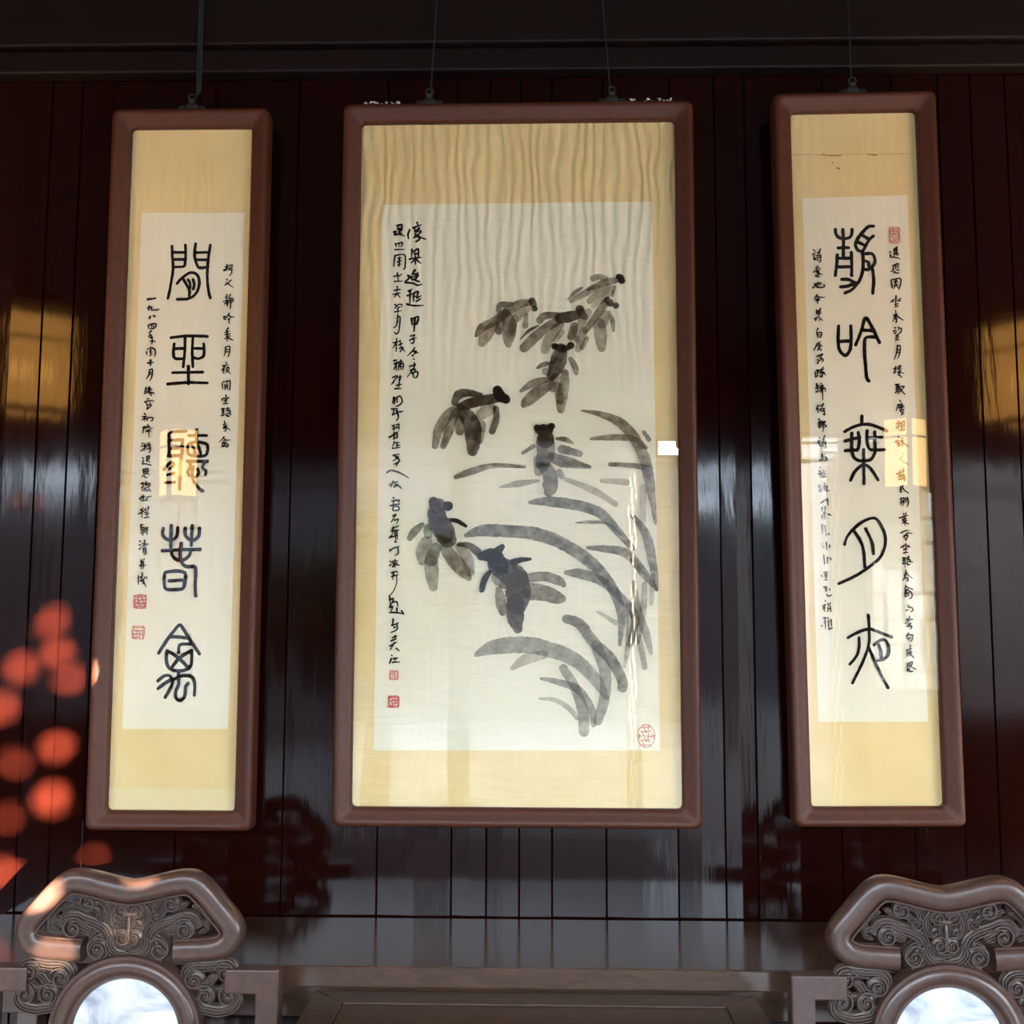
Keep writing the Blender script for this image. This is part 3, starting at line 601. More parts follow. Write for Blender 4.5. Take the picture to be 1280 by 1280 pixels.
column(SR, sheetR, [((1003,305), HS, 1.5, [[143,84,167,101],[135,145,170,120],[148,166,168,160],[150,190,155,215,170,215,165,185],[235,70,220,110],[195,130,240,110],[185,160,250,150],[220,110,220,150],[190,185,245,178],[194,209,211,226],[235,155,240,230,220,250],
 [193,294,207,311],[180,335,225,310],[140,380,240,335],[185,320,180,350],[185,375,215,370,215,405,185,410],[190,390,212,388],[175,425,180,440,225,440],[203,419,217,426],[235,405,262,412],
 [135,590,190,540],[160,540,240,525,225,560],[205,515,205,570],[175,545,190,580,260,585,292,565,280,545],
 [195,680,155,740],[185,700,230,715,300,715],[190,735,215,730],[180,755,225,745,195,770],[198,770,198,800],
 [235,860,225,890],[185,885,185,940],[195,900,240,885],[200,920,240,905],[200,940,245,925],[220,890,220,1040],[155,1005,225,965],[185,985,170,1030],[240,1000,265,1025],
 [205,1130,180,1170],[190,1185,200,1245],[195,1190,250,1185,240,1245,205,1245],[200,1215,240,1210]]),
 ((1006,420), HS, 1.5, [[160,110,210,75],[165,105,115,195],[160,130,220,125],[195,110,185,175],[180,160,230,140],[170,195,175,180,215,185,210,205],
 [160,275,235,245,200,285],[200,285,240,320,225,350],[165,320,185,330],[215,310,160,365,180,370],
 [135,485,140,540],[150,460,190,455],[165,460,160,545],[185,455,180,500],[140,550,180,530],[205,455,245,415],[205,480,250,440],[215,490,250,480],[205,500,245,500,200,555],[245,490,275,525],[205,535,225,550,235,520],
 [155,640,145,670],[150,670,190,660],[145,700,195,690],[165,670,170,740],[145,750,200,735],[215,630,220,660],[205,680,250,665],[205,700,250,690],[210,720,265,700,270,745],[215,715,215,760],[232,660,235,855],
 [175,930,150,980],[165,970,175,1030],[205,935,250,915],[240,905,225,970],[195,980,265,965],[208,999,227,1006],[240,1000,250,985],[250,970,262,1055,240,1045],
 [183,1114,197,1126],[180,1150,215,1140,210,1185,180,1190],[185,1165,210,1162],[185,1150,185,1230],[195,1225,215,1200],[235,1145,270,1145,250,1180,285,1200,255,1225],[240,1150,240,1280]]),
 ((1008,535), HS, 1.5, [[173,128,182,142],[150,175,180,165],[158,196,178,189],[170,215,180,245,195,240],[240,105,220,145],[210,160,240,145],[205,185,255,180],[225,145,225,180],[215,210,260,200],[213,234,226,256],[250,200,255,265,235,270],
 [205,350,210,395,240,350],[175,435,225,420],[210,395,260,390,265,430,215,440],
 [178,524,187,541],[165,580,195,565],[155,620,190,600],[180,580,180,655],[200,600,200,640],[230,555,215,600],[225,585,250,580],[225,620,260,610],[235,590,230,650],[215,655,265,650],
 [155,770,185,760],[168,791,192,785],[170,820,170,850],[195,815,190,850,170,850],[235,735,240,760],[225,780,265,770],[235,780,230,840],[270,780,265,840,300,835],
 [190,1000,275,945],[275,950,285,1030],[205,1060,200,1110],[245,1050,240,1100],[285,1150,325,1165],[240,1120,215,1150],[205,1170,205,1220],[240,1130,240,1220]]),
 ((1010,650), 8.83, 1.4, [[150,50,155,150],[185,60,195,180],[222,153,232,166],[160,260,165,310],[200,250,205,330],[235,280,235,310],[170,390,180,490],[210,410,210,480],[240,420,255,440],
 [175,580,210,570],[185,575,190,640],[205,585,200,640],[185,610,205,605],[188,660,208,660],[143,613,154,623],
 [170,740,205,735],[185,735,190,790],[200,740,205,790],[205,820,215,840,255,830],[235,760,235,780],
 [183,889,197,901],[165,950,195,935],[180,935,165,980],[180,955,180,1010],[215,920,220,940,245,915],[215,960,215,1010],[240,950,250,1010],[220,980,250,975],
 [170,1080,190,1080,175,1140],[185,1110,190,1200],[143,1172,156,1160],[213,1079,226,1086],[220,1110,225,1210],[250,1100,255,1170],[240,1200,265,1190]])],
 'left hand column of small black characters')
seal(SR, sheetR, 1111, 1124, 284, 305, M_SEAL, 'faded red oblong seal')

# ------------------------------------------------------------------ centre painting
SM = Sheet((-.053, -.05, 1.2043), .0151, .0056, .0009, .8807, 1.8903)
rootM, mountM, sheetM = picture('framed_scroll', SM, 'large framed ink painting of nine goldfish among water reeds, hung in the middle', GRP,
    M_SILK_C, M_SHEET_C, [(478, 256), (815, 252), (825, 938), (467, 938)], [(537, 130), (765, 125)])
O1, C1 = (470, 260), 7.108
KL, KR = MB(), MB()
def k(x): return KR if x > 507 else KL
strokes(k, SM, [[300,195,285,240,292,275],[365,130,370,150],[330,178,405,150],[345,190,350,240],[385,180,352,215,400,200],[350,240,380,250,385,280,355,300],[340,262,370,255,440,278],[400,215,345,262],
  [320,370,315,440],[335,390,375,365,378,430],[345,410,370,405],[300,455,400,440],[350,430,350,500],[345,460,310,490],[360,460,400,495],
  [345,555,325,590,375,580],[310,610,330,640,370,600,325,615],[375,600,350,640,385,655],[285,600,295,625,262,660,330,670,370,688,408,678],
  [290,740,320,725],[280,780,330,765],[305,735,300,860],[275,855,310,865,360,870,420,865],[335,760,335,830],[335,790,355,785],[350,750,375,745,365,800,400,780],[360,830,395,810],
  [315,985,320,1035],[315,990,375,968,362,1030,325,1035],[345,980,338,1095],[190,160,230,150,225,190,195,200],[195,185,225,180],[230,195,205,215,235,230],[160,215,180,210,165,240,200,235,255,250]], O1, C1, 2.7, .12, .00002, True)
strokes(k, SM, [[305,1140,345,1130,325,1160],[325,1160,340,1180,325,1205,305,1195],[300,1175,360,1155],[175,320,180,350],[180,320,235,310,225,345],[205,315,205,345],[170,372,250,370],
  [170,425,158,520],[175,425,230,415,260,430,258,530,240,548],[195,450,225,445],[190,480,225,470],[210,440,205,520],[195,510,225,500],[160,610,190,600],[190,580,200,660],[195,610,230,590],[165,655,235,650],
  [165,735,215,725],[190,700,185,760],[155,770,215,755],[190,760,165,795],[195,770,215,800],[170,860,185,870],[170,890,200,860,230,860,225,885],[195,890,215,880],[165,925,225,915],[195,895,195,930],
  [195,950,185,1040,160,1065],[190,980,215,970,205,1090,185,1120,165,1105],[185,1015,205,1010],[155,1200,210,1185],[185,1160,180,1275],[180,1200,150,1250],[215,1180,220,1230],[205,1220,240,1200],[210,1250,240,1240,215,1280],[240,1255,260,1280]], O1, C1, 2.0, .12, .00002, True)
O2 = (470, 430)
strokes(k, SM, [[345,35,320,70,280,105],[320,70,360,65,335,100],[345,80,380,80],[325,105,330,110],[335,135,342,140],[340,170,355,185],[300,200,345,195,280,295],[310,235,350,225,345,250],[320,260,370,250,365,295,340,300],[330,265,335,295],
  [160,150,185,145],[165,180,190,165,160,225],[180,190,180,240],[200,165,240,155],[205,180,200,235],[205,185,245,175,240,230],[220,145,222,230],[205,205,240,200],
  [150,300,190,285,140,360],[160,330,155,350],[195,300,230,290],[205,320,225,310],[215,285,210,345],[185,370,225,360],[205,345,205,400],[170,400,225,398],
  [160,475,148,530],[170,480,165,535],[185,480,190,520],[185,480,215,465,235,510,210,545,180,555],[140,580,190,575],[160,590,150,635],[150,630,210,600],[185,590,200,650,185,680],[215,605,240,600],
  [145,730,175,720],[150,755,180,745],[160,725,160,770],[185,720,205,715,205,765],[185,745,205,740],[120,830,200,780],[165,790,160,850],[185,790,190,830,165,840],[165,870,145,930],[180,880,210,875],[185,905,215,900],[190,880,185,930],[150,930,215,920],
  [155,990,210,980],[170,1000,200,1010,150,1040],[180,1010,210,1040,160,1070],[200,1050,180,1085],[100,1145,130,1125,200,1140,290,1190]], O2, C1, 2.1, .12, .00002, True)
strokes(k, SM, [[230,55,245,40],[250,70,270,10],[280,30,320,20],[290,50,325,45],[280,75,320,60,355,90],[270,190,290,200],[255,225,335,215,325,240],[280,225,270,260],[240,275,340,255],[275,280,270,325,330,320,325,285,280,285],
  [265,385,300,370,250,450],[285,430,325,420,305,465],[260,520,330,490],[250,545,330,535],[270,500,265,560],[240,605,270,570],[290,550,300,660],[310,540,315,640],[230,615,320,590],[290,660,310,665],
  [235,745,240,770],[250,745,265,735],[270,730,340,705],[320,715,325,780,290,805],[240,870,255,880],[235,910,250,895],[265,870,320,860],[290,850,290,930],[270,890,315,885],[265,925,285,900],[300,900,335,910],
  [255,990,295,975],[275,980,280,1010],[300,975,320,985],[255,1030,325,1010],[270,1010,265,1065]], (460, 600), 8.53, 1.9, .12, .00002, True)
strokes(k, SM, [[305,1010,308,1100,270,1190,232,1235,232,1295]], (460, 600), 8.53, 1.2, .12)
strokes(k, SM, [[232,40,235,100],[240,80,270,70,265,110,240,120],[245,130,235,165],[235,165,265,155,250,200],[270,110,310,105,320,160],[235,218,310,220,385,235],[310,175,310,225],[360,200,385,235],
  [270,290,265,360],[255,355,310,345,310,400,245,432],[280,380,300,370],[315,335,325,330],[265,490,300,465,290,500],[250,520,300,500],[235,575,310,535],[285,540,240,615],[305,600,335,625],
  [255,675,262,680],[250,710,230,765],[275,710,315,705],[295,705,290,745],[265,750,340,745]], (460, 740), 8.53, 2.1, .12, .00002, True)
KR.build('painting_inscription', M_INK, sheetM, fix=False, label='short right hand column of bold black running script'); KL.build('painting_inscription', M_INK, sheetM, fix=False, label='long left hand column of black running script')

def wash(k, lst, org, sc):
    """lst: (tone, [x,y,w, x,y,w...]) in enlarged units"""
    for tone, p in lst:
        q = []
        for i in range(0, len(p), 3):
            a = SM.px(org[0]+p[i]/sc, org[1]+p[i+1]/sc); q.append((a[0], a[1], p[i+2]/sc*MPP))
        if len(q) == 1: q = [q[0], (q[0][0]+.0012, q[0][1], q[0][2])]
        ribbon(k, SM, q, SM.lay, .07, mi=TONES.index(tone)); SM.lay += .00003
TONES = 'DKmlpgh'; WM = [M_WASH[t] for t in TONES]
M5, S5 = (540, 330), 5.12; M6, S6 = (500, 470), 5.333; M7 = (500, 610)
FISH = [
 ('goldfish brushed at the top right of the shoal', M5, S5, [('l',[1030,95,40,1070,85,38,1112,98,35]),('p',[1150,180,35,1080,240,35,1030,275,25]),('l',[1130,150,45,1060,200,55,1010,240,45]),('l',[1060,150,38,980,190,44,890,240,30]),('m',[960,155,14,920,180,26,870,230,12]),('m',[1190,105,34,1120,118,46,1060,140,40,1000,165,26]),('m',[1165,150,25,1155,205,18]),('D',[1195,85,40,1210,92,40]),('D',[1212,110,44])]),
 ('goldfish brushed at the upper left of the shoal', M5, S5, [('m',[425,300,28,440,265,42,510,262,30]),('l',[600,290,60,540,345,60]),('l',[530,350,50,510,440,45]),('l',[400,390,60,340,470,80,320,510,50]),('m',[470,320,60,400,370,55,320,410,55,285,460,25]),('m',[470,330,70,500,400,85,490,480,75,490,520,40]),('m',[440,360,60,430,430,55]),('m',[625,250,40,560,260,55,490,300,60,440,330,50]),('m',[605,330,25,597,400,38]),('K',[640,240,45,650,262,45]),('K',[655,288,40])]),
 ('goldfish brushed in the middle of the upper shoal', M5, S5, [('m',[690,365,45,720,335,50,800,330,40]),('l',[820,390,55,750,480,65,725,550,60]),('l',[830,440,40,790,490,30]),('m',[800,370,60,720,420,60,640,490,65,590,540,60]),('K',[680,398,12,620,430,20,565,485,8]),('m',[910,400,50,890,470,50]),('m',[910,420,40,925,490,32]),('K',[960,320,50,880,340,70,820,350,70]),('K',[945,292,55,960,330,50]),('K',[972,338,46])]),
 ('goldfish brushed at the right of the upper shoal', M5, S5, [('l',[1000,310,45,960,370,55,940,420,45]),('l',[970,430,50,945,520,52,935,550,40]),('l',[990,480,30,960,540,30]),('l',[1070,390,80,1080,470,80,1085,540,54]),('l',[1110,330,60,1090,390,60]),('m',[1110,250,50,1070,310,50,1020,380,45,980,430,40]),('m',[1135,310,20,1155,370,30,1160,430,20]),('K',[1122,235,46,1140,255,46]),('K',[1175,270,40])]),
 ('goldfish brushed facing up below the upper shoal', M5, S5, [('l',[800,780,50,820,870,60]),('l',[790,730,60,770,800,50]),('m',[740,740,30,650,765,50,570,815,22]),('m',[760,770,60,670,830,78,600,890,64,588,905,40]),('m',[850,700,50,845,780,66,830,850,74,825,935,48]),('l',[725,690,45,745,700,40]),('m',[735,640,30,700,652,30,675,668,16]),('m',[885,610,30,915,660,42,922,700,30]),('K',[825,545,70,815,600,100,790,670,95,765,720,60]),('K',[795,538,34,835,548,44,875,538,34]),('D',[840,538,40]),('D',[785,530,44]),('D',[886,525,46])]),
 ('large dark goldfish brushed at the left of the picture', M6, S6, [('l',[600,220,85,540,260,75]),('l',[540,330,70,530,430,55]),('K',[365,180,45,390,130,62,450,115,52,540,130,30]),('m',[370,240,50,330,360,62,290,470,40]),('m',[400,290,60,400,370,60]),('m',[400,210,60,320,270,75,260,360,65,235,470,40]),('K',[430,250,90,480,330,112,490,420,105,485,500,74]),('K',[640,220,40,642,290,45,615,370,45]),('K',[640,150,64,560,165,70,470,185,70,400,210,50]),('m',[600,158,60,500,178,60]),('D',[650,98,64,670,140,80,700,150,60]),('D',[705,160,58])]),
 ('goldfish brushed facing up in the middle of the picture', M6, S6, [('g',[1080,490,60,1200,520,40]),('g',[1010,540,60,1080,570,80,1180,590,54,1265,610,22]),('h',[1060,640,40,1080,670,40]),('h',[920,560,60,925,640,60]),('g',[970,440,120,970,520,116,950,590,90]),('g',[960,590,80,1000,670,95,1000,750,98,992,775,66]),('m',[890,470,30,820,515,24]),('m',[1045,420,20,1100,425,36,1150,450,16]),('K',[965,370,95,972,430,110]),('K',[920,366,44,960,372,60,1000,362,46]),('D',[914,348,46]),('D',[950,346,46]),('D',[1008,338,48])]),
 ('dark goldfish brushed facing up at the lower left', M7, S6, [('h',[400,390,60,450,470,75,470,560,60]),('h',[180,360,80,150,420,84,150,490,54]),('h',[210,490,90,215,580,88,225,660,58]),('g',[240,400,70,210,480,85]),('m',[300,400,70,360,480,95,430,560,84,460,600,40]),('g',[150,245,30,100,290,54,68,335,40]),('K',[390,380,20,460,385,42,520,430,54]),('g',[190,270,60,190,310,60]),('D',[330,215,25,380,220,30,440,255,22]),('K',[240,170,110,255,220,130,290,280,140,320,340,120]),('K',[250,170,110,270,260,110,310,330,90]),('D',[225,92,64,240,130,80]),('D',[318,122,66]),('K',[255,120,100])]),
 ('dark goldfish brushed heading left at the lower middle', M7, S6, [('m',[860,600,60,960,590,64,1060,620,60,1090,645,36]),('m',[870,690,112,960,700,104,1050,730,84,1080,738,54]),('m',[660,680,45,675,770,72,685,830,46]),('K',[790,620,140,790,700,165,780,780,130]),('K',[770,760,112,770,860,112,785,935,66]),('m',[650,600,80,700,635,80]),('D',[750,495,40,810,480,36,870,475,18]),('D',[600,560,30,565,610,42,545,680,36]),('K',[650,510,130,720,560,155,780,600,150]),('D',[630,470,110,670,520,120]),('D',[545,455,60,600,450,90,640,470,110]),('D',[655,420,60,682,392,36])]),
]
for lab, o_, s_, lst in FISH:
    k = MB(); wash(k, lst, o_, s_); k.build('painted_goldfish', WM, sheetM, fix=False, label=lab)
k = MB()
wash(k, [('m',[455,40,6,530,55,22,610,95,36,670,180,40,700,280,38,725,450,10]),('m',[490,143,10,560,138,22,640,142,22,690,175,15]),('m',[0,282,15,60,260,26,140,240,18,250,245,10]),('h',[160,318,6,230,305,24,300,295,10]),
 ('g',[270,373,14,340,370,36,430,382,38,520,410,36,580,470,30,640,540,20]),('g',[435,447,5,490,445,12,550,450,10,600,490,10]),('g',[38,493,16,100,475,42,200,478,44,300,490,46,400,530,44,500,600,44,570,690,38,600,780,30,595,890,12]),
 ('g',[478,538,12,540,542,25,620,560,32,690,640,28,730,690,10]),('g',[400,628,16,450,632,36,520,655,32,590,710,30,650,790,30,630,890,20]),('g',[640,420,14,690,490,32,715,600,30,728,690,14]),
 ('g',[400,795,30,450,815,38,500,880,38,560,940,40,600,1010,36,605,1045,34]),('h',[75,925,18,140,898,52,250,890,58,350,910,54,440,950,48,510,1020,42,545,1080,20]),('p',[205,975,16,250,945,36,320,925,30]),
 ('h',[510,895,40,540,980,42,540,1080,38,515,1165,34]),('h',[390,975,30,430,1040,34,460,1130,38,465,1205,36]),('h',[310,1012,10,360,1022,20,440,1050,28,490,1120,28,500,1180,18]),('p',[305,1085,8,360,1090,16,410,1120,18,440,1155,16]),
 ('h',[645,660,14,660,760,26,690,850,28,708,920,14]),('h',[685,670,18,680,760,24,655,880,24]),('h',[625,750,20,630,850,24,612,970,10]),('h',[665,860,20,685,970,20]),('p',[400,290,16,500,330,24,580,380,20]),('p',[515,770,10,580,810,18]),
 ('g',[560,235,16,640,240,18,700,250,24]),('p',[530,295,16,620,300,24]),('m',[682,118,14,700,145,18]),('p',[680,320,26,680,440,20]),('p',[715,640,20,708,740,16])], (570, 500), 2.909)
k.build('painted_reeds', WM, sheetM, fix=False, label='grey ink water reeds curving from the right')
seal(SM, sheetM, 487.5, 498, 838.5, 849, M_SEAL, 'small upper red seal'); seal(SM, sheetM, 486, 499, 870, 883.5, M_SEAL_B, 'lower square red seal')
seal(SM, sheetM, 797, 817.5, 906, 933, M_SEAL, 'oval red seal in the lower right corner', oval=True)
# paler lower band of the left mount; creased seam and old stains on the right mount
k = MB(); q = [SL.px(*p) for p in ((136, 986), (297, 986), (296, 1020), (134, 1020))]; k.add([(x, y, .0004) for x, y in q]+[(x, y, .0001) for x, y in q], [(0,1,2,3), (7,6,5,4), (0,4,5,1), (1,5,6,2), (2,6,7,3), (3,7,4,0)])
k.build('mount_lower_band', M_BAND, mountL, label='paler silk band at the foot of the mount')
k = MB()
for p, wd in (([988,194,1010,193,1030,194,1060,193,1090,193,1142,192], .5), ([1028,193,1040,195,1052,194], 1.3), ([1084,193,1096,194], 1.5), ([1046,210,1049,211], 1.6), ([1040,203,1041,204], 1.2)):
    ribbon(k, SR, [(*SR.px(p[i], p[i+1]), wd*MPP) for i in range(0, len(p), 2)], .0004, .3)
k.build('seam_stain', M_STAIN, mountR, fix=False, label='brown stains along the creased seam')

# crumbs of plaster dust on the top edge of the middle frame
k = MB(); r = random.Random(5); top = SM.h+.05
for a, c, n in ((-.43, -.33, 26), (.31, .43, 20)):
    for _ in range(n):
        p = SM.mw @ Vector((r.uniform(a, c), top+.0045, r.uniform(.012, .030))); q = r.uniform(.0015, .004)
        k.blob(p, (q*1.3, q, q), 6)
k.build('plaster_dust', M_DUST, kind='stuff', label='pale crumbs of plaster dust on the top edge of the middle frame', category='dust')

# hanging wires
WIRES = [((247, 116), (250.5, 0), SL, 'thick green cord holding up the left calligraphy scroll', .0048), ((538, 122), (546, 0), SM, 'thin green wire at the left hook of the goldfish painting', .0024),
         ((763, 116), (753, 0), SM, 'thin green wire at the right hook of the goldfish painting', .0024), ((1064, 100), (1060, 0), SR, 'thin green wire holding up the right calligraphy scroll', .0020)]
for i, (a, c, sh, lab, rad) in enumerate(WIRES):
    p0 = un(a[0], a[1], -.085); p1 = un(c[0], c[1], -.088); d = p1-p0
    p2 = p0 + d*((3.70-p0.z)/d.z); p2.y = -.075
    k = MB(); k.tube([p0-d*.03, p0, p0+d*.5, p1, p2], rad, 8)
    if i in (0,): k.tube([p0+Vector((.007, 0, 0)), p1+Vector((.007, 0, 0)), p2+Vector((.004, 0, 0))], rad*.8, 6)
    k.build('hanging_wire', M_CORD, smooth=True, label=lab, category='wire', group='wires holding up the scrolls')

# ------------------------------------------------------------------ altar table behind the chairs
AZ, AY = .905, -.425
t = empty('altar_table', (0.04, -.22, 0), 'long narrow dark brown altar table against the plank wall', 'table')
def loc(k, o): # shift geometry into an empty's local space
    L = o.location; k.v = [(x-L.x, y-L.y, z-L.z) for x, y, z in k.v]; return k
k = MB(); k.box(-1.45, 1.55, AY, -.012, AZ-.048, AZ); loc(k, t).build('table_top', M_TABLE, t, bevel=.004)
k = MB(); k.box(-1.36, 1.46, AY+.05, AY+.075, AZ-.13, AZ-.048); loc(k, t).build('apron', M_TABLE, t, bevel=.003)
for x in (-1.33, 1.43):
    for y in (AY+.065, -.06):
        k = MB(); k.box(x-.03, x+.03, y-.03, y+.03, 0, AZ-.05); loc(k, t).build('leg', M_TABLE, t, bevel=.005)
# square table in front of it
QZ, QY0, QY1, QX0, QX1 = .856, -1.36, -.44, -.505, .495
t = empty('square_table', (.04, -.9, 0), 'dark brown square table with a mitred framed top between the two chairs', 'table')
k = MB(); fwid = .075; th = .035
o4 = [(QX0, QY1), (QX1, QY1), (QX1, QY0), (QX0, QY0)]; i4 = [(QX0+fwid, QY1-fwid), (QX1-fwid, QY1-fwid), (QX1-fwid, QY0+fwid), (QX0+fwid, QY0+fwid)]
for a in range(4):
    c = (a+1) % 4; e = .0012
    A_, B_, C_, D_ = Vector(o4[a]), Vector(o4[c]), Vector(i4[c]), Vector(i4[a]); dd = (B_-A_).normalized()*e
    q = [A_+dd, B_-dd, C_-dd, D_+dd]
    k.add([(p.x, p.y, QZ) for p in q]+[(p.x, p.y, QZ-th) for p in q], [(0,1,2,3), (7,6,5,4), (0,4,5,1), (1,5,6,2), (2,6,7,3), (3,7,4,0)])
loc(k, t).build('frame_rails', M_SQUARE, t, bevel=.0025)
k = MB(); k.box(QX0+fwid+.002, QX1-fwid-.002, QY0+fwid+.002, QY1-fwid-.002, QZ-.028, QZ-.0035); loc(k, t).build('top_panel', M_SQUARE, t)
for x in (QX0+.05, QX1-.05):
    for y in (QY0+.05, QY1-.05):
        k = MB(); k.box(x-.028, x+.028, y-.028, y+.028, 0, QZ-th); loc(k, t).build('leg', M_SQUARE, t, bevel=.005)
k = MB()
for y in (QY0+.05, QY1-.05): k.box(QX0+.08, QX1-.08, y-.012, y+.012, QZ-.13, QZ-th)
for x in (QX0+.05, QX1-.05): k.box(x-.012, x+.012, QY0+.08, QY1-.08, QZ-.13, QZ-th)
loc(k, t).build('apron', M_SQUARE, t, bevel=.003)

# ------------------------------------------------------------------ carved armchairs with marble discs in the backs
CY = -.55; CX = -.905
def cp(cx_, cy_):          # enlargement of the left chair back -> chair-local (x, z); mirrored use takes |x|
    p = un(cx_/3.556, 1040+cy_/3.556, CY); return (p.x-CX, p.z)
chair = empty('carved_armchair', (CX, CY, 0), 'carved dark wood armchair at left, sun flecks on its crest', 'chair', 'marble backed chairs flanking the square table')
X0, RZ = cp(570, 912)
def half(pts):
    out = [(abs(cp(x, y)[0]-X0) if i else 0, cp(x, y)[1]) for i, (x, y) in enumerate(pts)]; return out
hp = half([(570, 275), (610, 273), (650, 267), (700, 256), (750, 244), (800, 233), (845, 229), (885, 241), (930, 283), (985, 350), (1030, 405), (1048, 445), (1040, 487), (1010, 515), (965, 530), (900, 536), (845, 538), (790, 540)])
right = crom(hp, .008); path = [(-x, z) for x, z in reversed(right)][:-1] + right
DB = .046                                           # depth of the crest, behind the front face
prof = []
for i in range(20):
    t_ = 2*PI*i/20; ca, sa = math.cos(t_), math.sin(t_)
    e1 = .75 if sa < 0 else .42
    prof.append((.0255*(abs(ca)**e1)*(1 if ca > 0 else -1), DB*.5*(1+(abs(sa)**e1)*(1 if sa > 0 else -1))))
k = MB(); k.sweep([(x, 0, z) for x, z in path], prof, (0, 1, 0)); crest = k.build('crest_rail', M_CHAIR, chair, smooth=True)
# inner bead that edges the pierced opening
k = MB(); n = len(path); inn = []
for i, (x, z) in enumerate(path):
    a = path[max(0, i-1)]; c = path[min(n-1, i+1)]; tx, tz = c[0]-a[0], c[1]-a[1]; l = math.hypot(tx, tz) or 1
    inn.append((x+tz/l*.026, .006, z-tx/l*.026))
k.tube(inn, .0026, 6, axis=(0, 1, 0)); k.build('bead_moulding', M_CHAIR, crest, smooth=True)
# carved clouds: bundles of parallel ridges over a solid ground, ending in spirals
def curl(c, r, a0, turns, sgn):
    out = []
    n = int(abs(turns)*22)
    for i in range(n+1):
        t_ = i/n; a = a0+sgn*turns*2*PI*t_; rr_ = r*(1-t_*.86); out.append((c[0]+rr_*math.cos(a), c[1]+rr_*math.sin(a)))
    return out
def ridges(k, pts, width, depth0, lines=3, base=True):
    """pts in chair-local (x, z) metres"""
    P = crom(pts, .0035)
    if len(P) < 3: return
    n = len(P)
    if base: k.tube([(x, depth0+.013, z) for x, z in P], [width*.52*min(1, .35+.65*min(i, n-1-i)/(n*.12+1)) for i in range(n)], 8, axis=(0, 1, 0), flat=.009/(width*.52))
    for j in range(lines):
        off = (j-(lines-1)/2)*width/max(1, lines)*.98; L = []
        for i, (x, z) in enumerate(P):
            a = P[max(0, i-1)]; c = P[min(n-1, i+1)]; tx, tz = c[0]-a[0], c[1]-a[1]; l = math.hypot(tx, tz) or 1
            f_ = off*min(1, .4+.6*min(i, n-1-i)/(n*.15+1)); L.append((x-tz/l*f_, depth0+.0025+abs(off)*.15, z+tx/l*f_))
        k.tube(L, width/lines*.30, 6, axis=(0, 1, 0), flat=1.5)
def spiral(k, c, r, a0, turns, sgn, depth0):
    S_ = curl(c, r, a0, turns, sgn); n = len(S_)
    k.blob((c[0], depth0+.012, c[1]), (r*.95, .008, r*.95), 14)
    k.tube([(x, depth0+.003-.006*i/n, z) for i, (x, z) in enumerate(S_)], [r*.13*(1-.35*i/n) for i in range(n)], 6, axis=(0, 1, 0), flat=1.9)
    k.blob((c[0], depth0-.003, c[1]), (r*.20, .006, r*.20), 10)
def cl(x, y): a = cp(x, y); return (a[0]-X0, a[1])
SCU = 1/3.556/551.0
def mir(pts, s): return [(s*x, z) for x, z in pts]
D0 = .012
for s in (1, -1):
    k = MB()
    def sp(x, y, r, a0, turns, sgn):
        c = cl(x, y); spiral(k, (s*c[0], c[1]), r*1.15*SCU, a0 if s > 0 else PI-a0, turns, sgn*s, D0)
    def rd(pts, wd, lines=3):
        ridges(k, mir([cl(*p) for p in pts], s), wd*1.3*SCU, D0, lines+1)
    # large cloud: from the lower curl up over to the outer curl, with a trailing tail
    rd([(735, 575), (690, 560), (672, 505), (690, 450), (735, 420), (790, 402), (835, 385), (880, 395), (900, 435)], 44, 3)
    rd([(760, 455), (805, 432), (840, 420)], 40, 3)
    rd([(700, 470), (745, 505), (760, 540)], 36, 2)
    sp(838, 442, 44, 2.6, 1.7, -1); sp(722, 532, 44, 2.4, 1.7, -1)
    rd([(890, 400), (925, 415), (935, 385), (905, 350), (870, 335)], 22, 2)
    rd([(900, 455), (935, 440), (940, 400)], 18, 2)
    # upper cloud
    rd([(695, 385), (690, 345), (720, 310), (765, 300), (800, 300)], 36, 3)
    rd([(720, 390), (745, 355), (800, 345), (850, 325)], 24, 2)
    sp(777, 326, 38, 2.2, 1.6, -1); sp(715, 386, 28, 2.0, 1.5, 1)
    k.build('carved_cloud_scroll', M_CARVE, crest, smooth=True)
k = MB()
for s in (1, -1):
    def sp(x, y, r, a0, turns, sgn):
        c = cl(x, y); spiral(k, (s*c[0], c[1]), r*1.15*SCU, a0 if s > 0 else PI-a0, turns, sgn*s, D0-.004)
    def rd(pts, wd, lines=3): ridges(k, mir([cl(*p) for p in pts], s), wd*1.25*SCU, D0-.004, lines+1)
    rd([(620, 335), (655, 345), (672, 385), (655, 425), (630, 432)], 34, 3)
    sp(622, 355, 30, 1.2, 1.5, -1); sp(632, 416, 24, 4.2, 1.4, 1)
    rd([(660, 470), (668, 510), (640, 545), (590, 555), (570, 556)], 42, 3)
    rd([(572, 520), (600, 522), (630, 510), (640, 480)], 20, 2)
    sp(612, 476, 34, .8, 1.6, 1)
    rd([(590, 380), (612, 395), (605, 430), (585, 450)], 16, 2)
    rd([(572, 360), (600, 372), (620, 385)], 16, 1)
c = cl(570, 430); k.blob((0, D0, c[1]), (.006, .008, 62*SCU), 10); c = cl(570, 372); k.blob((0, D0, c[1]), (34*SCU, .007, 14*SCU), 10)
k.build('carved_mask_motif', M_CARVE, crest, smooth=True)
